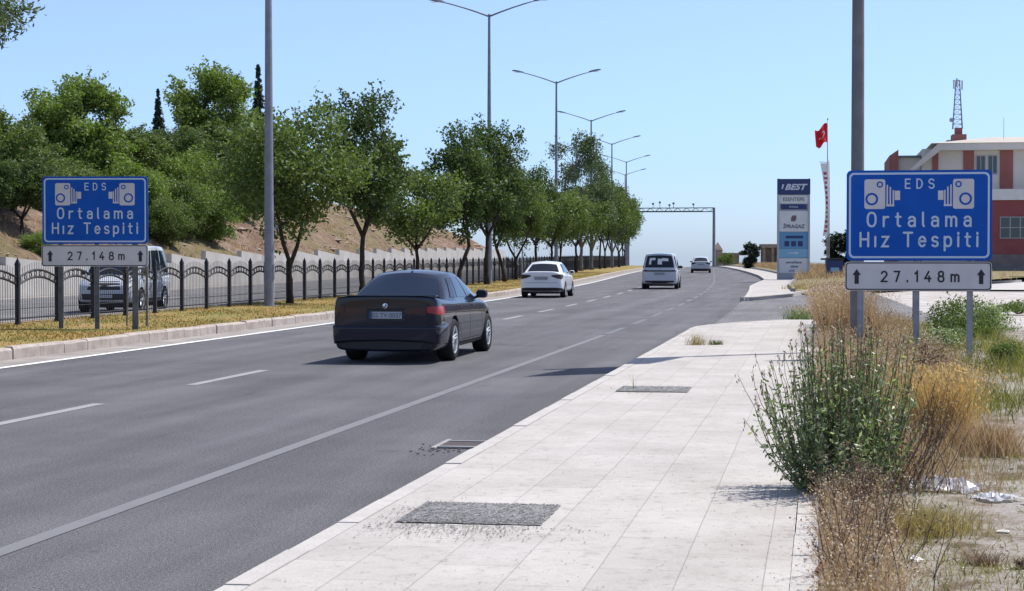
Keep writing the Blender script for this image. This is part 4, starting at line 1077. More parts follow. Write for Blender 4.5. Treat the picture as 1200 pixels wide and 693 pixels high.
# --- near dark sedan (L 4.9)
def extra_black(t, body, decal, wrap, rwin):
    hw = .93
    for sg in (-1, 1):
        wrap('taillight', M['dark_lamp'] if sg < 0 else M['red_lamp'], sg, [(.66, .0, 0, 1, .885, .80), (.76, .03, -.15, 1, .895, .775), (.86, .15, -.8, .8, .90, .755), (.905, .34, -1, .15, .885, .79)], t)
        wrap('taillight', M['dark_lamp'], sg, [(.30, 0, 0, 1, .84, .785), (.45, 0, 0, 1, .865, .77), (.645, .02, 0, 1, .88, .745)], body, nv=3)
        seam(decal, body, [(1.18, .90), (1.2, .72), (1.52, .56), (1.72, .34)], sg, hw); seam(decal, body, [(2.42, .93), (2.42, .30)], sg, hw); seam(decal, body, [(3.42, .90), (3.5, .32)], sg, hw)
        seam(decal, body, [(1.72, .31), (3.48, .31)], sg, hw, .004)
        for y in (1.5, 2.62):
            decal('door_handle', M['chrome'], (sg*hw, y, .875), (sg*hw, y+.19, .872), (sg*hw, y, .845), (sg*hw, y+.19, .842), (-sg, 0, 0), body, 4, 2, .02)
        decal('sill', M['black'], (sg*hw, 1.6, .27), (sg*hw, 3.55, .27), (sg*hw, 1.6, .20), (sg*hw, 3.55, .20), (-sg, 0, 0), body, 10, 2, .012)
        MB().lathe([(.028, 0), (.04, 0), (.04, .2), (.03, .2), (.028, .02)], 14, 'y', (sg*.56, -.035, .265)).build('exhaust', M['chrome'], t, smooth=True)
        wrap('reflector', M['dark_lamp'], sg, [(.58, 0, 0, 1, .42, .395), (.76, .0, -.1, 1, .42, .395)], body, nv=2)
        decal('headlight', M['clear_lamp'], (sg*.5, 4.9, .74), (sg*.82, 4.8, .78), (sg*.5, 4.9, .62), (sg*.82, 4.8, .66), (0, -1, 0), t)
    half = [(.60, 0, 0, 1, .585, .34), (.82, .1, -.6, .8, .60, .30), (.91, .45, -1, .1, .62, .30)]
    if 1:
        o = wrap('bumper', M['paint_black'], 1, [(-a, b, -c, d, e, f) for a, b, c, d, e, f in half[::-1]]+[(0, -.0, 0, 1, .585, .36)]+half, t, off=.016, nv=6)
        sl = o.modifiers.new('thickness', 'SOLIDIFY'); sl.thickness = .016; sl.offset = -1
    decal('plate_recess', M['black'], (-.33, 0, .845), (.33, 0, .845), (-.30, 0, .665), (.30, 0, .665), (0, 1, 0), t, 8, 3, .004)
    decal('diffuser', M['black'], (-.62, 0, .36), (.62, 0, .36), (-.56, 0, .235), (.56, 0, .235), (0, 1, 0), t, 12, 3)
    seam_z = [(-.62, .60), (.62, .60)]
    decal('panel_gap', M['black'], (-.66, 0, .604), (.66, 0, .604), (-.66, 0, .592), (.66, 0, .592), (0, 1, 0), body, 14, 1, .003)
    decal('trim_strip', M['black'], (-.30, 0, .862), (.30, 0, .862), (-.30, 0, .845), (.30, 0, .845), (0, 1, 0), body, 10, 1, .012)
    p = MB().box(-.26, .26, -.055, -.04, .70, .81).build('number_plate', M['plate'], t)
    MB().box(-.26, -.215, -.0575, -.0548, .70, .81).build('plate_band', M['plate_blue'], p)
    text('lettering', '02 TV 0037', .098, (.02, -.056, .72), M['text_grey'], p, spacing=1.0, depth=.001, bold=.001)
    e = MB().lathe([(.001, -.075), (.04, -.072), (.043, -.055), (.043, -.01)], 20, 'y', (0, 0, .90)).build('emblem', M['chrome'], t)
    mb = MB()
    for a0 in (0, math.pi): mb.prism([(0, .90)]+[(.03*math.cos(a0+q*math.pi/8), .90+.03*math.sin(a0+q*math.pi/8)) for q in range(5)], -.078, -.0755)
    mb.build('emblem_quarters', M['plate_blue'], e)
    MB().prism([(-.012, 1.452), (.012, 1.452), (.006, 1.52), (-.006, 1.52)], 1.75, 1.88).build('antenna_fin', M['paint_black'], t)
    MB().box(-.80, .80, -.045, .10, 1.050, 1.064).build('spoiler', M['paint_black'], t, bevel=.004)
sedan = dict(L=4.85, hw=.872, wr=.335, wy=(1.08, 4.02), paint=M['paint_black'], glass=M['glass_blue'],
    st=[(-.04, .80, .24, 1.0, 1.012), (-.036, .93, .20, 1.028, 1.042), (-.01, .958, .19, 1.034, 1.052), (.10, .98, .18, 1.022, 1.045), (.35, .995, .18, .998, 1.035), (.8, 1., .18, .975, 1.02), (1.4, 1., .17, .965, .98), (2.4, .995, .17, .955, .96), (3.4, .995, .17, .935, .96), (3.9, .995, .2, .90, .955), (4.4, .96, .21, .82, .88), (4.75, .86, .24, .72, .78), (4.88, .7, .32, .62, .68)],
    gh=dict(yb0=.78, yb1=3.62, yr0=1.55, yr1=2.75, zr=1.395, bx=.815, rx=.575, zbelt=(.975, .93)), win=[(.10, .235), (.255, .55), (.575, .90)],
    mir=(3.22, 1.03), mirmat=M['black'], extra=extra_black, rw=(.05, .95, .10, .86), ww=.25)
build_car('sedan', 'dark navy four door sedan, nearest vehicle on the road, seen from behind', 'car', P(-6.63, 27.1, 0), R(0), sedan)

# --- white sedan
def extra_white(plate, lamp, low):
    def ex(t, body, decal, wrap, rwin):
        hw = .9
        for sg in (-1, 1):
            wrap('taillight', lamp, sg, [(.42, .0, 0, 1, .93, .88), (.62, .02, -.1, 1, .95, .80), (.80, .12, -.7, .8, .965, .76), (.88, .36, -1, .15, .94, .88)], t)
            seam(decal, body, [(1.15, .90), (1.2, .72), (1.45, .56), (1.6, .34)], sg, hw); seam(decal, body, [(2.3, .93), (2.3, .30)], sg, hw); seam(decal, body, [(3.2, .90), (3.28, .32)], sg, hw)
            for y in (1.4, 2.5): decal('door_handle', M['chrome'], (sg*hw, y, .875), (sg*hw, y+.19, .872), (sg*hw, y, .845), (sg*hw, y+.19, .842), (-sg, 0, 0), body, 4, 2, .02)
            decal('sill', M['black'], (sg*hw, 1.45, .30), (sg*hw, 3.35, .30), (sg*hw, 1.45, .20), (sg*hw, 3.35, .20), (-sg, 0, 0), body, 10, 2, .012)
            decal('headlight', M['clear_lamp'], (sg*.5, 4.6, .74), (sg*.78, 4.5, .78), (sg*.5, 4.6, .62), (sg*.78, 4.5, .66), (0, -1, 0), t)
        wrap('rear_valance', M['black'], 1, [(0, 0, 0, 1, low, .22), (.60, 0, 0, 1, low, .22), (.8, .12, -.6, .8, low-.02, .22), (.9, .5, -1, .1, low-.08, .22)], t)
        wrap('rear_valance', M['black'], -1, [(0, 0, 0, 1, low, .22), (.60, 0, 0, 1, low, .22), (.8, .12, -.6, .8, low-.02, .22), (.9, .5, -1, .1, low-.08, .22)], t)
        p = MB().box(-.27, .27, -.05, -.03, .74, .86).build('number_plate', plate, t)
        decal('panel_gap', M['black'], (-.66, 0, .624), (.66, 0, .624), (-.66, 0, .612), (.66, 0, .612), (0, 1, 0), body, 14, 1, .003)
        decal('trim_strip', M['chrome'], (-.34, 0, .905), (.34, 0, .905), (-.34, 0, .885), (.34, 0, .885), (0, 1, 0), body, 10, 1, .012)
        MB().prism([(-.01, 1.47), (.01, 1.47), (.006, 1.53), (-.006, 1.53)], 1.6, 1.7).build('antenna_fin', M['paint_white'], t)
    return ex
wsed = dict(L=4.6, hw=.9, wr=.315, wy=(.95, 3.62), paint=M['paint_white'],
    st=[(-.02, .76, .36, .97, 1.03), (.0, .88, .30, .99, 1.07), (.10, .96, .25, .99, 1.075), (.35, .985, .22, .98, 1.06), (.8, 1., .2, .97, 1.02), (1.4, 1., .19, .965, .98), (2.3, .995, .19, .955, .96), (3.2, .995, .19, .935, .96), (3.7, .995, .2, .90, .955), (4.15, .96, .21, .82, .88), (4.45, .86, .24, .72, .78), (4.58, .7, .32, .62, .68)],
    gh=dict(yb0=.58, yb1=3.45, yr0=1.2, yr1=2.6, zr=1.45, bx=.83, rx=.59, zbelt=(1.0, .93)), win=[(.10, .22), (.24, .53), (.555, .90)],
    mir=(3.05, 1.03), mirmat=M['paint_white'], extra=extra_white(M['plate_grey'], M['dark_lamp'], .42), rw=(.07, .93, .12, .86), ww=.21)
build_car('sedan', 'white sedan in the left lane beside the verge, brake side in shade', 'car', P(-10.7, 72.2, 0), head(74), wsed)
ssed = dict(wsed); ssed.update(paint=M['paint_silver'], mirmat=M['paint_silver'], extra=extra_white(M['plate_grey'], M['dark_lamp'], .40))
build_car('sedan', 'small silver car farthest ahead in the right lane near the crest', 'car', P(-5.7, 164, 0), head(164), ssed)

# --- van ahead
def extra_van(t, body, decal, wrap, rwin):
    hw = .92
    for sg in (-1, 1):
        wrap('taillight', M['red_lamp'] if sg < 0 else M['dark_lamp'], sg, [(.76, .0, 0, 1, 1.12, .92), (.84, .03, -.5, 1, 1.12, .92), (.9, .16, -1, .2, 1.1, .95)], t)
        seam(decal, body, [(1.4, .98), (1.4, .34)], sg, hw); seam(decal, body, [(2.75, .98), (2.75, .34)], sg, hw)
        for y in (2.5, 2.9): decal('door_handle', M['black'], (sg*hw, y, .9), (sg*hw, y+.17, .9), (sg*hw, y, .86), (sg*hw, y+.17, .86), (-sg, 0, 0), body, 4, 2, .02)
        decal('headlight', M['clear_lamp'], (sg*.5, 4.6, .86), (sg*.80, 4.5, .92), (sg*.5, 4.6, .68), (sg*.80, 4.5, .72), (0, -1, 0), t)
    decal('tailgate_strip', M['black'], (-.78, 0, .985), (.78, 0, .985), (-.78, 0, .90), (.78, 0, .90), (0, 1, 0), t, 12, 2, .01)
    decal('bumper_strip', M['black'], (-.74, 0, .44), (.74, 0, .44), (-.70, 0, .30), (.70, 0, .30), (0, 1, 0), t, 12, 2, .01)
    MB().box(-.26, .26, -.05, -.03, .74, .85).build('number_plate', M['plate_blue'] if False else M['plate_grey'], t)
    MB().box(-.012, .012, -.07, -.05, 1.0, 1.08).build('wiper', M['black'], t)
    # white reflections painted as thin panels on the rear window
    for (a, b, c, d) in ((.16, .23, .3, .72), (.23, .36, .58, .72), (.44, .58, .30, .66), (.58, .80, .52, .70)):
        mb = MB(); off_patch(mb, vw['rearfn'], a, b, c, d, 4, 4, .014, (0, -1, .3)); mb.build('reflection_patch', M['white'], rwin, smooth=True, fix=False)
van = dict(L=4.7, hw=.92, wr=.325, wy=(.95, 3.75), paint=M['paint_silver'],
    st=[(-.02, .86, .36, .98, 1.02), (.0, .93, .30, 1.0, 1.04), (.08, .975, .26, 1.0, 1.04), (.4, 1., .22, 1.0, 1.04), (1.2, 1., .2, 1.0, 1.03), (2.2, 1., .2, .99, 1.0), (3.0, 1., .2, .97, 1.0), (3.7, .99, .2, .95, 1.0), (4.2, .95, .22, .86, .93), (4.52, .86, .25, .76, .82), (4.66, .7, .32, .64, .70)],
    gh=dict(yb0=.03, yb1=3.85, yr0=.2, yr1=2.95, zr=1.80, bx=.875, rx=.72, zbelt=(1.03, .98), drop=(.03, .08)), win=[(.03, .33), (.36, .66), (.69, .93)],
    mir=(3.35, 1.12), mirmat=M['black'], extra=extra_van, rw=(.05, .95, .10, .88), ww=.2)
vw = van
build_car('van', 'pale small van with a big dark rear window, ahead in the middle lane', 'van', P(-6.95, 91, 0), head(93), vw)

# --- white van on the opposite carriageway behind the railing
def extra_opp(t, body, decal, wrap, rwin):
    for sg in (-1, 1):
        decal('headlight', M['clear_lamp'], (sg*.45, 4.7, .95), (sg*.82, 4.6, 1.0), (sg*.45, 4.7, .80), (sg*.82, 4.6, .84), (0, -1, 0), t, off=.01)
        seam(decal, body, [(1.4, .98), (1.4, .34)], sg, .92); seam(decal, body, [(2.75, .98), (2.75, .34)], sg, .92)
        decal('side_cladding', M['black'], (sg*.92, .3, .42), (sg*.92, 4.2, .42), (sg*.92, .3, .24), (sg*.92, 4.2, .24), (-sg, 0, 0), t, 20, 2, .012)
    decal('grille', M['black'], (-.42, 4.7, .95), (.42, 4.7, .95), (-.5, 4.7, .70), (.5, 4.7, .70), (0, -1, 0), t, 10, 3, .012)
    decal('front_bumper', M['black'], (-.78, 4.7, .58), (.78, 4.7, .58), (-.70, 4.7, .32), (.70, 4.7, .32), (0, -1, 0), t, 12, 3, .012)
    decal('number_plate', M['plate'], (-.26, 4.7, .56), (.26, 4.7, .56), (-.26, 4.7, .46), (.26, 4.7, .46), (0, -1, 0), t, 4, 2, .02)
opp = dict(van); opp.update(paint=M['paint_silver'], glass=M['glass_blue'], extra=extra_opp)
opp['st'] = [(y, a, b+.06, c+.08, d+.08) for y, a, b, c, d in van['st']]
opp['gh'] = dict(van['gh'], zr=2.0, zbelt=(1.11, 1.06)); opp['mir'] = (3.35, 1.2); opp['wr'] = .36
build_car('van', 'silver white van with blue tinted windows behind the railing and the left blue sign', 'van', (-21.3, 54.5, 0), R(180+7), opp)

# ------------------------------------------------------------------ camera gantry over the crest
gt = thing('gantry', 'grey camera gantry spanning the road near the crest', 'gantry', P(-3.6, 263, .1)); gl = gt.location
MB().tube([(0, 0, 0), (0, 0, 8.6)], [.24, .19], 12).build('mast', M['pole'], gt, smooth=True, angle=40)
mb = MB(); Lg = 12.6
for z in (8.0, 8.55):
    for y in (-.2, .2): mb.box(-Lg, 0, y-.05, y+.05, z-.06, z+.06)
for k in range(19):
    x0, x1 = -Lg*k/19, -Lg*(k+1)/19
    for y in (-.2, .2): mb.tube([(x0, y, 8.0 if k % 2 else 8.55), (x1, y, 8.55 if k % 2 else 8.0)], .03, 4)
mb.box(-Lg, -1.6, -.12, .12, 8.0, 8.14)
mb.build('beam', M['postdark'], gt)
for x, h in ((-10.9, .35), (-8.9, .5), (-7.9, .7), (-6.5, .3), (-5.9, .55), (-3.0, .4)):
    mb = MB(); mb.tube([(x, 0, 8.55), (x, 0, 8.55+h)], .04, 5); mb.box(x-.14, x+.14, -.3, .15, 8.55+h, 8.55+h+.26); mb.build('camera', M['postdark'], gt)
MB().tube([(-Lg, 0, 0), (-Lg, 0, 8.6)], [.24, .19], 12).build('mast', M['pole'], gt, smooth=True, angle=40)

# ------------------------------------------------------------------ fuel station totem, flag, banner, container
tt = thing('price_totem', 'tall fuel station totem with stacked navy, white and blue boards', 'totem', P(.48, 114.5, .2), R(6)); 
mb = MB(); mb.box(-1.02, -.90, -.12, .22, -.2, 6.32); mb.box(.90, 1.02, -.12, .22, -.2, 6.32); mb.box(-.90, .90, .0, .18, -.2, 6.30); mb.build('frame', M['board_frame'], tt, bevel=.01)
def board(z0, z1, mat, x0=-.9, x1=.9, d=.06): return MB().box(x0, x1, -d, -.002, z0, z1).build('board', mat, tt, bevel=.006)
b = board(5.32, 6.30, M['navy'], -1.03, 1.03, .14); text('lettering', 'BEST', .50, (.06, -.143, 5.62), M['text_pale'], b, bold=.02, shear=.35, spacing=1.05, xs=1.15)
mb = MB(); mb.prism([(-.78, 5.66), (-.70, 5.66), (-.60, 5.95), (-.72, 5.95)], -.145, -.14); mb.build('emblem', M['text_pale'], b)
b = board(4.74, 5.28, M['board_grey']); text('lettering', 'ESENTEPE', .33, (0, -.063, 4.90), M['text_grey'], b, bold=.006, xs=.95)
b = board(4.38, 4.70, M['navy'], -.80, .80, .07); text('lettering', 'PETROL', .16, (0, -.073, 4.48), M['text_pale'], b)
b = board(2.98, 4.28, M['board_grey']); text('lettering', '\u0130PRAGAZ', .32, (0, -.063, 3.2), M['text_grey'], b, bold=.012, shear=.15, xs=.98)
mb = MB(); mb.prism([(-.17, 3.62), (.08, 3.62), (.17, 3.78), (.17, 4.0), (-.08, 4.0), (-.17, 3.84)], -.066, -.06); lo = mb.build('emblem', M['text_grey'], b)
mb = MB(); mb.prism([(-.10, 3.68), (.0, 3.68), (.12, 3.94), (.02, 3.94)], -.069, -.066); mb.build('emblem_stroke', M['logo_red'], lo)
b = board(1.92, 2.94, M['board_blue'], -.9, .9); 
for k, x in enumerate((-.42, 0, .42)): MB().box(x-.15, x+.15, -.066, -.06, 2.05, 2.38).build('symbol', M['navy'], b)
MB().box(-.5, .6, -.066, -.06, 2.55, 2.72).build('symbol', M['navy'], b)
b = board(1.34, 1.90, M['board_light']); mb = MB(); mb.prism([(-.3, 1.60), (.1, 1.60), (.1, 1.53), (.38, 1.63), (.1, 1.73), (.1, 1.66), (-.3, 1.66)], -.066, -.06); mb.build('arrow', M['text_pale'], b)
b = board(.36, 1.30, M['board_grey']); text('lettering', 'yemekhane', .22, (0, -.063, .98), M['text_grey'], b, bold=.008, shear=.2); text('lettering', 'd\u00f6ner', .2, (0.05, -.063, .72), M['text_grey'], b, bold=.008, shear=.2); text('lettering', 'LPG', .2, (-.1, -.063, .44), M['text_navy'], b, bold=.004)

ff = thing('flag_pole', 'thin flagpole with a red crescent flag beside the fuel totem', 'flagpole', P(2.72, 117, .2))
MB().tube([(0, 0, 0), (0, 0, 10.2)], [.05, .028], 8).build('pole', M['galv'], ff, smooth=True)
MB().lathe([(.001, 10.3), (.05, 10.26), (.05, 10.2), (.001, 10.16)], 10, 'z').build('finial', M['galv'], ff)
def flagpt(u, w_):     # hanging half folded
    x = -.03-.80*u*(1-.12*w_); z = 9.95-1.25*w_-.5*u*(1-w_*.35)+.12*math.sin(u*7); y = .12*math.sin(u*9+w_*2)
    return Vector((x, y, z))
mb = MB(); v, f = patch(flagpt, 0, 1, 0, 1, 24, 14); n = len(v)
mb.add(list(v)+[p+Vector((0, .012, 0)) for p in v], f+[tuple(i+n for i in q[::-1]) for q in f]); fl = mb.build('flag', M['flag_red'], ff, smooth=True, fix=False)
mb = MB()
def onflag(x, z): 
    p = flagpt(x, z); p.y -= .012; return p
K = 18; vv = []
for k in range(K+1):
    a = R(60)+R(240)*k/K; vv.append(onflag(.40+.19*math.cos(a), .5+.17*math.sin(a)))
    a2 = R(60)+R(240)*k/K; tt_ = abs(k/K-.5)*2; rr = .19-.075*(1-tt_**2)
    vv.append(onflag(.40+(rr)*math.cos(a2)+.0, .5+(rr*.9)*math.sin(a2)))
mb.add(vv, [(2*k, 2*k+2, 2*k+3, 2*k+1) for k in range(K)])
star = [onflag(.62+(.075 if k % 2 == 0 else .03)*math.cos(R(180+36*k)), .5+(.07 if k % 2 == 0 else .028)*math.sin(R(36*k))) for k in range(10)]
c = onflag(.62, .5); mb.add([c]+star, [(0, 1+k, 1+(k+1) % 10) for k in range(10)])
mb.build('crescent', M['white'], fl, fix=False)

bb = thing('banner_pole', 'slim pole with a long white vertical banner printed in red', 'banner', P(2.6, 113, .2))
MB().tube([(0, 0, 0), (0, 0, 7.4)], [.045, .03], 8).build('pole', M['galv'], bb, smooth=True)
MB().tube([(0, 0, 7.25), (-.62, 0, 7.28)], .02, 6).build('arm', M['galv'], bb)
def ban(u, w_): return Vector((-.05-(.5-.32*math.sin(w_*2.6))*u+.10*w_*0, .07*math.sin(w_*9+u*3), 7.2-4.5*w_))
mb = MB(); v, f = patch(ban, 0, 1, 0, 1, 6, 40); n = len(v)
mb.add(list(v)+[p+Vector((0, .012, 0)) for p in v], f+[tuple(i+n for i in q[::-1]) for q in f]); bo_ = mb.build('banner', M['white'], bb, smooth=True, fix=False)
mb = MB(); rn = random.Random(6); w0 = .12
while w0 < .95:
    hh_ = rn.uniform(.025, .045); v, f = patch(lambda u, q: ban(u, q)+Vector((0, -.012, 0)), rn.uniform(.15, .3), rn.uniform(.65, .9), w0, w0+hh_, 3, 2); mb.add(v, f); w0 += hh_+.03
mb.build('print', M['banner_red'], bo_, fix=False)

ct = thing('waste_container', 'dark navy container with an overhanging lid right of the fuel totem', 'container', P(2.72, 110.5, .25), R(5))
mb = MB(); mb.prism([(-.38, .1), (.50, .1), (.56, 1.15), (-.46, 1.15)], -.45, .45); mb.build('bin', M['navy'], ct, bevel=.02)
mb = MB(); mb.prism([(-.72, 1.16), (.62, 1.16), (.60, 1.27), (-.72, 1.27)], -.5, .5); mb.build('lid', M['black'], ct, bevel=.015)
for x in (-.3, .42):
    for y in (-.35, .35): MB().lathe([(.001, y-.03), (.1, y-.03), (.1, y+.03), (.001, y+.03)], 12, 'y', (x, 0, .1)).build('wheel', M['rubber'], ct)
MB().box(-.2, .3, -.462, -.452, .45, .7).build('sticker', M['board_light'], ct)

# ------------------------------------------------------------------ buildings
bt = thing('office_building', 'cream three storey building with red panels and a hipped roof behind the right sign', 'building', (.3, 161.5, 0))
def part(nm, mat, par, *boxes, bevel=0):
    mb = MB()
    for b_ in boxes: mb.box(*b_)
    return mb.build(nm, mat, par, bevel=bevel)
part('wall', M['cream'], bt, (8.6, 34, 0, 14, -.3, 11.2))
part('wing', M['cream'], bt, (5.95, 8.55, 2, 14, -.3, 10.55)); part('wing_roof', M['text_grey'], bt, (6.3, 9.4, 1.7, 14.2, 10.56, 10.72))
mb = MB(); mb.add([(5.8, 1.6, -.3), (6.6, 1.6, -.3), (6.6, 1.6, 11.25), (5.8, 1.6, 10.7), (5.8, 14, -.3), (6.6, 14, -.3), (6.6, 14, 11.25), (5.8, 14, 10.7)], [(0, 1, 2, 3), (7, 6, 5, 4), (0, 4, 5, 1), (3, 2, 6, 7), (1, 5, 6, 2), (0, 3, 7, 4)]); mb.build('parapet', M['brick_red'], bt)
# sloping stair roof line at the left and fascia
mb = MB(); mb.prism([(7.3, 9.2), (7.8, 9.2), (10.1, 11.0), (35, 11.0), (35, 11.6), (9.9, 11.6)], -1.0, -.002); mb.build('fascia', M['cream'], bt)
mb = MB(); v = [(9.3, -1.1, 11.62), (35.2, -1.1, 11.62), (35.2, 15, 11.62), (9.3, 15, 11.62), (15, 6, 12.55), (28, 6, 12.55)]
mb.add(v, [(0, 1, 5, 4), (1, 2, 5), (2, 3, 4, 5), (3, 0, 4), (3, 2, 1, 0)]); mb.build('roof', M['roof_beige'], bt)
for x0, x1 in ((9.45, 9.95), (12.1, 13.0), (15.2, 16.3), (19.7, 21.0)): part('cladding_recess_strip', M['brick_red'], bt, (x0, x1, -.12, -.003, 3.2, 10.99))  # leftmost strip is a dark recess, put in as a coloured panel
for x0 in (13.15, 14.15, 17.3, 18.3):
    for z0 in (8.9, 5.6):
        wn = part('window', M['window_frame'], bt, (x0, x0+.85, -.06, -.003, z0, z0+1.7)); part('pane', M['window'], wn, (x0+.08, x0+.39, -.065, -.061, z0+.1, z0+1.6), (x0+.46, x0+.77, -.065, -.061, z0+.1, z0+1.6))
# chimney stack base under the mast
part('chimney', M['brick_red'], bt, (11.35, 12.6, 3, 5, 11.4, 12.65), (10.9, 13.1, 3.2, 4.8, 11.2, 12.15), (11.65, 12.25, 3.3, 4.6, 12.6, 13.25), bevel=.03)
mt = thing('antenna_mast', 'red and grey lattice antenna mast on the cream building roof', 'antenna mast', (12.25, 166.5, 13.25))
Hm = 4.4
for sx, sy in ((-1, -1), (1, -1), (1, 1), (-1, 1)):
    MB().tube([(sx*.42, sy*.42, 0), (sx*.16, sy*.16, Hm)], .035, 5).build('leg', M['pole'], mt)
mb = MB()
for k in range(10):
    z0, z1 = Hm*k/10, Hm*(k+1)/10; a0, a1 = .42-.26*k/10, .42-.26*(k+1)/10
    cs0 = [(-a0, -a0, z0), (a0, -a0, z0), (a0, a0, z0), (-a0, a0, z0)]; cs1 = [(-a1, -a1, z1), (a1, -a1, z1), (a1, a1, z1), (-a1, a1, z1)]
    for q in range(4): mb.tube([cs0[q], cs1[(q+1) % 4]], .018, 4); mb.tube([cs1[q], cs1[(q+1) % 4]], .018, 4)
mb.build('lattice', M['pole'], mt)
for x, z in ((-.36, 3.9), (.36, 3.8), (-.1, 4.05)):
    MB().box(x-.06, x+.06, -.3, -.2, z-.3, z+.5).build('antenna', M['board_frame'], mt)
MB().tube([(-.45, -.25, 4.3), (.45, -.25, 4.3)], .03, 5).build('crossbar', M['pole'], mt)
MB().lathe([(.001, -.1), (.18, -.08), (.2, 0)], 12, 'y', (-.55, -.2, .8)).build('dish', M['board_frame'], mt)
MB().tube([(0, 0, -.6), (0, 0, .1)], .25, 6).build('foot', M['plinth'], mt)
wh = thing('whip_antenna', 'thin single rod aerial on the roof right of the lattice mast', 'antenna', (16.15, 165, 12.2)); MB().tube([(0, 0, 0), (0, 0, 1.9)], .02, 5).build('rod', M['pole'], wh)
pa = thing('panel_antenna', 'short twin panel antenna at the right end of the roof', 'antenna', (20.6, 165, 12.4))
MB().tube([(0, 0, -.3), (0, 0, 2.3)], .04, 6).build('pole', M['pole'], pa); MB().box(-.3, -.12, -.1, .05, .9, 2.1).build('antenna', M['board_frame'], pa); MB().box(.12, .3, -.1, .05, 1.3, 2.4).build('antenna', M['board_frame'], pa)

rb = thing('low_red_building', 'low dark red building with a white roof band and grey plinth at the right edge', 'building', (.35, 151.5, 0))
part('wall', M['red_wall'], rb, (12.8, 34, 0, 5.9, 1.9, 6.35)); part('plinth', M['plinth'], rb, (12.75, 34, -.04, 5.9, -.3, 1.898)); part('roof_band', M['white'], rb, (12.7, 34.2, -.2, 5.9, 6.352, 7.25))
for x0 in (14.2, 18.6, 21.6):
    wn = part('window', M['window_frame'], rb, (x0, x0+2.5, -.07, -.003, 3.2, 5.0))
    part('pane', M['window'], wn, *[(x0+.08+i*.8, x0+.78+i*.8, -.075, -.071, 3.28+j*.86, 4.06+j*.86) for i in range(3) for j in range(2)])

sb = thing('stone_pavilion', 'low flat roofed stone structure with open bays at the far right bend', 'building', (-8.5, 296, -1.5))
part('roof_slab', M['stone'], sb, (-1.2, 4.2, -.5, 5, 4.75, 5.35), bevel=.03); part('side_roof', M['stone'], sb, (-7.6, -1.22, -.2, 4, 3.5, 3.9))
for x in (-.4, 1.0, 2.0, 3.0): part('pillar', M['stone'], sb, (x-.2, x+.2, -.2, .2, 0, 4.748))
part('wall', M['stone'], sb, (-1.0, 1.8, 1, 4.5, 0, 4.74), (-7.4, -4.6, .3, 3, 0, 3.49), (-4.55, -1.3, 2, 3, 0, 2.2))
pr = thing('stone_pier', 'stone gate pier with a pointed cap beside the gantry mast', 'pier', (-16.4, 295, -.5))
MB().box(-.75, .75, -.75, .75, 0, 3.4).build('shaft', M['stone'], pr, bevel=.03)
mb = MB(); mb.add([(-.85, -.85, 3.41), (.85, -.85, 3.41), (.85, .85, 3.41), (-.85, .85, 3.41), (0, 0, 4.7)], [(0, 1, 4), (1, 2, 4), (2, 3, 4), (3, 0, 4), (3, 2, 1, 0)]); mb.build('cap', M['stone'], pr)

# small back of a road sign on the opposite side, seen beside the lamp post
rt = thing('road_sign', 'grey back of a small triangular road sign across the opposite carriageway', 'road sign', P(-31.7, 107.2))
MB().tube([(0, 0, 0), (0, 0, 4.4)], .04, 6).build('post', M['galv'], rt); mb = MB(); mb.prism([(-.55, 3.3), (.55, 3.3), (0, 4.3)], -.07, -.045); mb.build('plate', M['board_frame'], rt)
rt = thing('road_sign', 'dark rectangular road sign back between the roadside trunks left of the white sedan', 'road sign', P(-16.5, 111.3, .2), R(4))
MB().tube([(0, 0, 0), (0, 0, 3.0)], .04, 6).build('post', M['galv'], rt); MB().box(-.55, .55, -.07, -.045, 2.6, 3.5).build('plate', M['postdark'], rt, bevel=.01)

# ------------------------------------------------------------------ gutter grate
dt = thing('drain_cover', 'rusty broken drain cover set beside the pavement kerb', 'drain cover', (-3.05, 15.39, 0))
mb = MB(); mb.box(-.24, -.2, -.36, .36, .004, .02); mb.box(.2, .24, -.26, .26, .004, .02); mb.box(-.2, .2, .22, .26, .004, .02); mb.box(-.2, .2, -.26, -.22, .004, .02); mb.build('frame', M['concrete_grey'], dt, bevel=.003)
mb = MB()
for k in range(7): mb.box(-.2, .2, -.20+k*.06, -.175+k*.06, .005, .014)
mb.build('bars', M['plinth'], dt)
MB().box(-.2, .2, -.22, .22, .004, .006).build('hole', M['black'], dt)
mb = MB(); rn = random.Random(3)
for k in range(60): pebble(mb, -3.07+rn.gauss(-.1, .13), 15.2+rn.gauss(-.1, .25), .004, rn.uniform(.008, .022), rn)
tag(mb.build('asphalt_crumbs', M['asphalt']), 'dark asphalt crumbs scattered round the broken drain cover', 'rubble', kind='stuff')

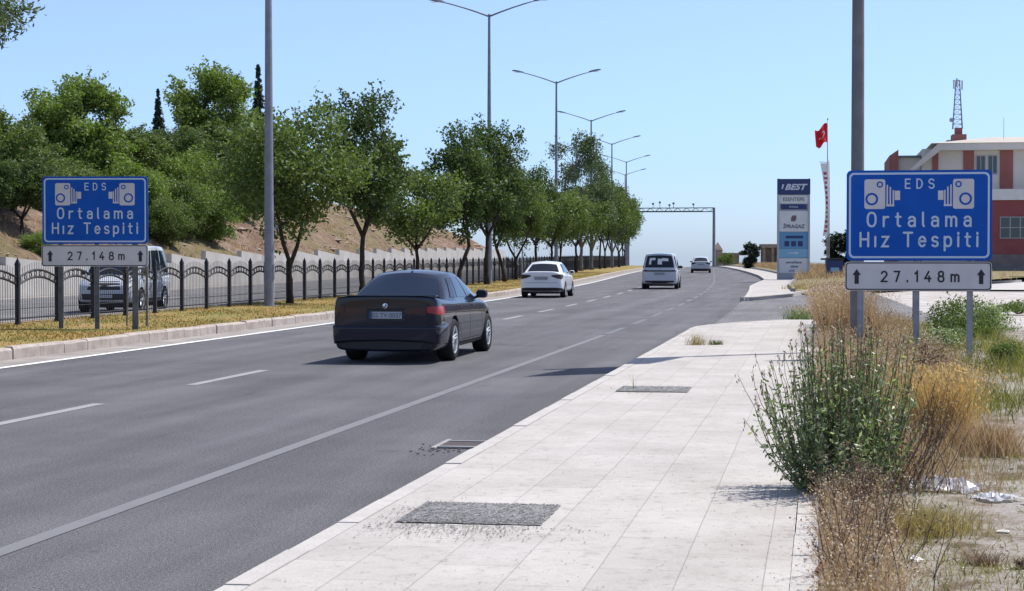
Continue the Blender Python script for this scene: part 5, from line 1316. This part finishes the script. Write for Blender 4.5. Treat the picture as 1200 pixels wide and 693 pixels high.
# ------------------------------------------------------------------ grasses and shrubs
def blades(name, roots, h, wd, mat, seed=0, lean=.35, seg=3, heads=0):
    rs = np.random.RandomState(seed); n = len(roots); roots = np.asarray(roots, float)
    H = (h*rs.uniform(.45, 1.2, n)) if not hasattr(h, '__len__') else np.asarray(h)
    a = rs.uniform(0, 2*np.pi, n); L = lean*rs.uniform(.2, 1.3, n)*H
    d = np.stack([np.cos(a), np.sin(a), np.zeros(n)], 1); q = rs.uniform(0, 2*np.pi, n); sd_ = np.stack([np.cos(q), np.sin(q), np.zeros(n)], 1)
    W = wd*rs.uniform(.6, 1.4, n)
    rows = []
    for k in range(seg+1):
        t = k/seg; c = roots+d*(L*t**1.8)[:, None]+np.array([0, 0, 1])*(H*t*(1-.15*t))[:, None]
        w_ = (W*(1-t)**.7+W*.08)[:, None]; rows.append(c-sd_*w_/2); rows.append(c+sd_*w_/2)
    v = np.stack(rows, 1); m = 2*(seg+1)
    idx = np.arange(n)[:, None]*m
    f = np.concatenate([idx+np.array([2*k, 2*k+1, 2*k+3, 2*k+2]) for k in range(seg)], 1).reshape(-1)
    me = bpy.data.meshes.new(name); me.vertices.add(n*m); me.vertices.foreach_set('co', v.reshape(-1).astype('f'))
    nf = n*seg; me.loops.add(4*nf); me.loops.foreach_set('vertex_index', f.astype('i')); me.polygons.add(nf)
    me.polygons.foreach_set('loop_start', np.arange(0, 4*nf, 4, dtype='i')); me.polygons.foreach_set('loop_total', np.full(nf, 4, 'i'))
    me.update(calc_edges=True); me.materials.append(mat)
    tips = roots+d*L[:, None]+np.array([0, 0, 1])*(H*.85)[:, None]
    return me, tips
def stuff(name, me, label, cat): return tag(link(name, me), label, cat, kind='stuff')
rs = np.random.RandomState(77)
# verge grass, left
n = 70000; Yv = 22+rs.uniform(0, 1, n)**1.6*130; sv = rs.uniform(-17.3, -13.05, n)
keep = (np.sin(sv*1.7+Yv*.4)*np.sin(Yv*.6-sv)+rs.normal(size=n)*.6) > -.15
Yv, sv = Yv[keep], sv[keep]
roots = np.array([P(s, y, .18+(.05*(-13.0-s)/4.3)) for s, y in zip(sv, Yv)])
me, _ = blades('verge_grass', roots, .048, .02, M['grass_verge'], 5, .6, 2); stuff('verge_grass', me, 'short yellow green grass on the left verge', 'grass')
# right verge: dry grass everywhere but the bare path
def inpatch(x, y): return math.sin(x*1.3+y*.5)*math.sin(y*.55-x*.6)
def rroots(n, fx, fy, seed, thin=-9):
    r_ = np.random.RandomState(seed); out = []
    while len(out) < n:
        x, y = fx(r_), fy(r_)
        if x < .03 or x > 13: continue
        if thin > -9 and inpatch(x, y)+r_.normal()*.35 < thin: continue
        out.append((x, y, rz(x, y)-.02-(0 if y < 40 else (y-40)*.02)))
    return out
def heads(nm, tp, every, k, sp_, leaf, mat, lab, seed):
    sel = tp[::every]; s_ = np.repeat(sel, k, 0)+np.random.RandomState(seed).normal(size=(len(sel)*k, 3))*sp_
    stuff(nm, leaf_mesh('h', s_, leaf, mat, .7, seed), lab, 'dry weeds')
me, tp = blades('g', rroots(3800, lambda r: min(abs(r.normal())*.24, r.uniform(.2, .5)), lambda r: r.uniform(6.5, 11.3), 1), .26, .0045, M['straw'], 1, .6); stuff('dry_grass', me, 'straw coloured weeds along the pavement edge in the foreground', 'grass')
heads('seed_heads', tp, 3, 4, .022, .016, M['head'], 'pale brown seed heads of the foreground weeds', 3)
me, tp = blades('g', rroots(6500, lambda r: abs(r.normal())*.5+.1, lambda r: r.uniform(12, 20), 2, -.2), .30, .006, M['straw'], 2, .6); stuff('dry_grass', me, 'dry brown grass behind the green shrub', 'grass')
me, tp = blades('g', rroots(6500, lambda r: abs(r.normal())*.42+.03, lambda r: r.uniform(18, 30), 23, -.6), .46, .008, M['straw'], 23, .5); stuff('dry_grass', me, 'knee high dry grass in front of the left post of the right sign', 'grass')
heads('seed_heads', tp, 4, 4, .035, .022, M['head'], 'seed heads of the knee high dry grass in front of the grey pole', 14)
me, tp = blades('g', rroots(10000, lambda r: abs(r.normal())*.42+.03, lambda r: r.uniform(31, 42), 3), 1.05, .010, M['straw'], 3, .3); stuff('tall_dry_grass', me, 'tall dry grass round the left post of the right sign', 'grass')
heads('seed_heads', tp, 3, 5, .045, .028, M['head'], 'pale seed heads over the tall dry grass by the left post of the right sign', 4)
me, tp = blades('g', rroots(10000, lambda r: r.uniform(.3, 1.9), lambda r: r.uniform(20, 41), 13, -.3), .42, .009, M['straw'], 13, .45); stuff('dry_grass', me, 'mid height dry grass between the posts of the right sign', 'grass')
heads('seed_heads', tp, 4, 4, .04, .025, M['head'], 'seed heads of the dry grass between the sign posts', 5)
me, _ = blades('g', rroots(14000, lambda r: r.uniform(.5, 3.4), lambda r: r.uniform(17, 42), 4, -.2), .34, .010, M['weed'], 4, .6); stuff('green_weeds', me, 'green weeds mixed through the dry grass under the right sign', 'grass')
me, _ = blades('g', rroots(34000, lambda r: r.uniform(.25, 3.2), lambda r: r.uniform(7, 27), 5, -.02), .07, .006, M['weed'], 5, .9); stuff('sparse_grass', me, 'short sparse dead grass on the bare dirt at the right', 'grass')
me, _ = blades('g', rroots(7000, lambda r: r.uniform(1.1, 4.5), lambda r: r.uniform(20.5, 29), 6, .0), .10, .008, M['straw'], 6, .8); stuff('brown_grass', me, 'low orange brown grass right of the sign posts', 'grass')
me, _ = blades('g', [P(kerb_right(y)+2.1+abs(rs.normal())*5, y, .4) for y in rs.uniform(98, 250, 12000)], .5, .035, M['straw'], 7, .5, 2); stuff('bank_grass', me, 'dry grass on the bank behind the far pavement', 'grass')
me, _ = blades('g', [P(rs.uniform(-1+(y-79)*.22, 3+(y-79)*.25), y, .25) for y in rs.uniform(79, 114, 6000)], .28, .03, M['grass_yellow'], 8, .5, 2); stuff('island_grass', me, 'yellow green grass at the foot of the fuel totem', 'grass')

# scrub and rocks on the hillside
r9 = np.random.RandomState(19); hp = []
for _ in range(16000):
    wd, Yh = abs(r9.normal())*6+.3, r9.uniform(60, 230)
    if math.sin(wd*.8+Yh*.11)*math.sin(Yh*.07-wd*.3)+r9.normal()*.3 > .05: hp.append(P(-32.42-wd, Yh, hh(wd, Yh)-.08))
me, _ = blades('g', hp, .34, .06, M['straw'], 21, .7, 2); stuff('hill_scrub', me, 'dry scrubby grass scattered over the brown hillside', 'grass')
mb = MB(); rn = random.Random(14)
for k in range(900):
    wd, Yh = rn.uniform(.5, 14), rn.uniform(60, 230); q = P(-32.42-wd, Yh, hh(wd, Yh)); pebble(mb, q.x, q.y, q.z, abs(rn.gauss(0, .16))+.06, rn)
tag(mb.build('hill_rocks', M['stone'], fix=False), 'loose brown rocks strewn over the bare hillside', 'rocks', kind='stuff')

def tuft(name, label, cat, x, y, n, rad, h, mat, wd=.006, lean=.5, seed=0, z=None, heads=None, group=None):
    r_ = np.random.RandomState(seed+50); zz = rz(x, y) if z is None else z
    ro = [(r_.normal()*rad*.45, r_.normal()*rad*.45, -.02) for _ in range(n)]
    me, tp = blades('blades', ro, h, wd, mat, seed, lean)
    t = thing(name, label, cat, (x, y, zz), 0, group); link('blades', me, t)
    if heads: link('seed_heads', leaf_mesh('heads', tp+r_.normal(size=tp.shape)*.012, heads[0], heads[1], .4, seed, axis=np.array([0, 0, 1.])), t)
    return t
mb = MB(); r3 = random.Random(8); hd = []
for k in range(70):
    x, y = min(abs(r3.gauss(0, .25))+.04, .55), r3.uniform(8, 11.2); H_ = r3.uniform(.22, .5); a = r3.uniform(0, 6.3); b0 = Vector((x, y, rz(x, y)))
    pts = [b0]
    for j in range(4): pts.append(pts[-1]+Vector((math.cos(a)*.03+r3.gauss(0, .012), math.sin(a)*.03+r3.gauss(0, .012), H_/4)))
    mb.tube(pts, [.0035, .003, .0025, .002, .001], 3, cap=False)
    for q in range(6):
        p0 = pts[1+q % 3].lerp(pts[2+q % 3], r3.random()); e = Vector((r3.gauss(0, 1), r3.gauss(0, 1), abs(r3.gauss(0, 1)))).normalized()*r3.uniform(.03, .09); mb.tube([p0, p0+e], [.0015, .001], 3, cap=False)
        for _ in range(3): hd.append(p0+e*r3.uniform(.6, 1.1)+Vector((r3.gauss(0, .006), r3.gauss(0, .006), r3.gauss(0, .006))))
tag(mb.build('dry_stalks', M['twig'], fix=False), 'branched dark brown dead stalks standing among the foreground weeds', 'dry weeds', kind='stuff')
stuff('seed_heads', leaf_mesh('h', np.array(hd), .017, M['dry_leaf'], .6, 9), 'dark seed capsules on the dead stalks in the foreground', 'dry weeds')
tuft('golden_grass', 'tall golden orange grass clump right behind the green shrub', 'grass clump', 1.02, 15.4, 1900, .27, .68, M['gold'], .006, .42, 1, heads=(.04, M['gold']))
tuft('golden_grass', 'smaller straw coloured grass clump right of the tall golden one', 'grass clump', 1.35, 14.6, 1100, .3, .36, M['straw'], .006, .6, 2)
tuft('grass_tuft', 'yellow green grass tuft in front of the crumpled plastic sheet', 'grass clump', .60, 10.6, 1500, .34, .2, M['grass_yellow'], .0045, .8, 3)
tuft('grass_tuft', 'small dark brown dead tuft on the bare dirt near the lower right', 'grass clump', .84, 9.5, 240, .09, .12, M['dry_leaf'], .005, .8, 4)
tuft('grass_tuft', 'green weed tuft growing at the far end of the pavement', 'grass clump', -.35, 45.3, 600, .5, .42, M['leaf_shrub'], .016, .6, 5, .05, (.05, M['head']))
tuft('grass_tuft', 'weed tuft growing from the paving crack, left of the pair', 'grass clump', -2.12, 31.5, 140, .17, .26, M['grass_yellow'], .008, .6, 6, .12)
tuft('grass_tuft', 'dark weed tuft growing from the paving crack, right of the pair', 'grass clump', -1.78, 31.6, 150, .13, .13, M['leaf_dark'], .009, .6, 7, .12)
tuft('grass_tuft', 'single thin weed rising from the farther gravel patch', 'grass clump', -2.12, 20.8, 10, .02, .22, M['leaf_shrub'], .005, .3, 8, .13)
def bush(name, label, x, y, Rr, H, n, leaf, mat, seed, cat='bush', z=None, holes=.35):
    r_ = np.random.RandomState(seed); zz = rz(x, y) if z is None else z
    cl = []
    for _ in range(26):
        d = r_.normal(size=3); d /= np.linalg.norm(d); d[2] = abs(d[2]); cl.append((d*np.array([Rr, Rr, H])*r_.uniform(.35, .85), Rr*r_.uniform(.22, .4)))
    pts = np.concatenate([p+r_.normal(size=(n//26, 3))*c*.5*np.array([1, 1, .8*H/Rr]) for p, c in cl]); pts = pts[pts[:, 2] > 0]
    t = thing(name, label, cat, (x, y, zz)); link('leaves', leaf_mesh('leaves', pts, leaf, mat, .45, seed), t)
    mb = MB()
    for p, c in cl[::2]: mb.tube([(0, 0, -.05), tuple(p*.5+np.array([0, 0, .02])), tuple(p)], [.012, .008, .004], 4, cap=False)
    mb.build('stems', M['twig'], t, fix=False); return t
bush('green_bush', 'rounded green bush behind the right post of the right sign', 2.75, 35.8, .85, .85, 6500, .06, M['leaf_mid'], 1)
bush('green_bush', 'low green bush right of the right sign post', 2.75, 27.0, .42, .40, 4000, .045, M['leaf_mid'], 2)
bush('green_bush', 'yellowish green bush just left of the rightmost sign post', 1.9, 30.5, .6, .5, 4500, .05, M['leaf_shrub'], 3)
bush('green_bush', 'taller pale green bush behind the rightmost sign post', 3.4, 38.5, .7, .8, 4500, .06, M['leaf_shrub'], 8)
bush('thistle', 'dark dry thistle cluster under the middle post of the right sign', 1.22, 21.5, .40, .68, 2600, .035, M['dry_leaf'], 4, 'dry weeds')
bush('dry_bush', 'grey brown leafless bush at the foot of the green shrub', .26, 10.9, .26, .34, 4200, .016, M['dry_leaf'], 5, 'bush')
bush('low_weed', 'tiny dry weed on the bare dirt at the lower right corner', 1.0, 9.25, .06, .07, 300, .016, M['dry_leaf'], 6, 'weeds')
bush('low_weed', 'low dark weed on the rise at the far right edge', 5.8, 55, 1.2, .4, 2500, .08, M['leaf_mid'], 7, 'weeds', .02)
mb = MB(); mb.tube([(0, 0, 0), (0, 0, 1.35)], .045, 8); mb.box(-.12, .35, -.06, .06, 0, .08)
tag(mb.build('marker_post', M['black']), 'short black marker post in the dirt behind the right sign', 'post').location = (1.95, 38.0, .1)

# the big green shrub with upright arching stems
st = thing('green_shrub', 'large green shrub with arching leafy shoots at the pavement edge', 'shrub', (.13, 11.9, .09))
r_ = np.random.RandomState(12); mb = MB(); lc = []; la = []; hc = []
for k in range(240):
    a = r_.uniform(0, 2*math.pi); out = abs(r_.normal())*.40+.05; out = min(out, .56+.09*r_.normal())
    ox, oy = math.cos(a), math.sin(a)
    top = r_.uniform(.72, 1.20)*math.sqrt(max(.34, 1-(out/.86)**2)); pw = r_.uniform(.30, .58)
    if out > .42: top *= r_.uniform(.75, 1.25)
    kx, ky = 0., 0.; pts = []
    for j in range(10):
        t = j/9; kx += r_.normal()*.011; ky += r_.normal()*.011
        pts.append(Vector((ox*out*t**pw+kx+r_.uniform(0, .0), oy*out*t**pw+ky, top*t**(1.25))))
    mb.tube(pts, [.0055*(1-.085*j) for j in range(10)], 4, cap=False)
    tip = r_.uniform() < .5
    for _ in range(r_.randint(26, 46)):      # short side twigs carrying a few leaves each
        t = r_.uniform(.06, .98 if tip else .86); q = t*9; i = min(int(q), 8); p = pts[i].lerp(pts[i+1], q-i); d = (pts[i+1]-pts[i]).normalized()
        e = Vector(r_.normal(size=3)).normalized(); sdv = (d*.6+e).normalized(); L2 = r_.uniform(.01, .09)*(1.1-t)
        if L2 > .03: mb.tube([p, p+sdv*L2], [.002, .001], 3, cap=False)
        for _2 in range(1+int(L2*40)):
            ax_ = (sdv+Vector(r_.normal(size=3))*.5).normalized(); lc.append(p+sdv*L2*r_.uniform(.3, 1)+ax_*.014); la.append(ax_)
    for q in range(5): hc.append(pts[-1]+Vector(r_.normal(size=3))*.006+Vector((0, 0, -q*.016)))
mb.build('stems', M['twig_green'], st, fix=False)
link('leaves', leaf_mesh('leaves', np.array(lc), .041, M['leaf_shrub'], .36, 3, axis=np.array(la)), st)
link('seed_heads', leaf_mesh('seed_heads', np.array(hc), .026, M['dry_leaf'], .4, 4, axis=np.array([0, 0, 1.])), st)
# thin twiggy dry shoots right of the shrub
mb = MB(); hc = []
for k in range(90):
    a = r_.uniform(0, 6.3); L = r_.uniform(.35, .8); b0 = Vector((r_.normal()*.12, r_.normal()*.15, -.02)); pts = [b0]
    for j in range(5): pts.append(pts[-1]+Vector((math.cos(a)*.06+r_.normal()*.02, math.sin(a)*.06+r_.normal()*.02, L/5)))
    mb.tube(pts, [.004, .0035, .003, .0025, .002, .0015], 3, cap=False)
    for q in range(10): hc.append(pts[2+q % 4]+Vector(r_.normal(size=3))*.03)
t = thing('dry_shoots', 'tangle of thin dry brown shoots growing through the right side of the green shrub', 'dry weeds', (.52, 12.3, .08)); mb.build('stems', M['twig'], t, fix=False); link('leaves', leaf_mesh('leaves', np.array(hc), .022, M['dry_leaf'], .5, 6), t)

# ------------------------------------------------------------------ litter
def crumple(name, label, cat, x, y, sx, sy, h, mat, seed, n=22):
    r_ = np.random.RandomState(seed); g_ = r_.normal(size=(n+1, n+1)); 
    for _ in range(1): g_ = (g_+np.roll(g_, 1, 0)+np.roll(g_, 1, 1)+np.roll(g_, -1, 0))/2.4
    mb = MB(); v = []
    for j in range(n+1):
        for i in range(n+1):
            u, w_ = i/n*2-1, j/n*2-1; e = max(0, 1-(u*u+w_*w_)*.5)
            v.append((u*sx*(1+.12*g_[i, j]), w_*sy*(1+.15*g_[j, i]), .005+h*e*(.35+.35*abs(g_[j, i]))))
    mb.add(v, [(j*(n+1)+i, j*(n+1)+i+1, (j+1)*(n+1)+i+1, (j+1)*(n+1)+i) for j in range(n) for i in range(n)])
    t = tag(mb.build(name, mat, fix=False), label, cat); t.location = (x, y, rz(x, y) if x > 0 else .125); t.rotation_euler = (0, 0, seed); return t
crumple('plastic_sheet', 'crumpled translucent white plastic sheet lying on the dirt behind the grass tuft', 'plastic sheet', .80, 12.4, .26, .2, .11, M['plastic_film'], 3)
crumple('plastic_sheet', 'flatter torn piece of white plastic right of the crumpled sheet', 'plastic sheet', 1.12, 11.9, .15, .12, .05, M['plastic_film'], 4, 14)
crumple('paper_scrap', 'white paper scrap on the dirt below the yellow green tuft', 'litter', .49, 9.4, .03, .04, .025, M['white'], 4, 6)
crumple('paper_scrap', 'small pale scrap left of the white paper scrap', 'litter', .33, 9.35, .03, .025, .02, M['plastic_film'], 5, 6)
crumple('paper_scrap', 'tiny white scrap on the dirt right of the plastic sheets', 'litter', 1.05, 10.6, .035, .02, .015, M['white'], 6, 6)
crumple('plastic_bag', 'small white bag on the dirt beyond the right sign post', 'litter', 3.75, 42.0, .13, .13, .18, M['white'], 7, 8)
crumple('red_wrapper', 'dark red wrapper standing at the pavement edge at the bottom', 'litter', .01, 8.75, .04, .03, .13, M['red_litter'], 8, 6)
mb = MB(); rn = random.Random(31)
for k in range(900):
    x, y = rn.uniform(.15, 3.2), rn.uniform(7, 24); pebble(mb, x, y, rz(x, y), abs(rn.gauss(.008, .006))+.003, rn)
tag(mb.build('stones', M['dirt'], fix=False), 'small stones scattered over the bare dirt at the right', 'stones', kind='stuff')
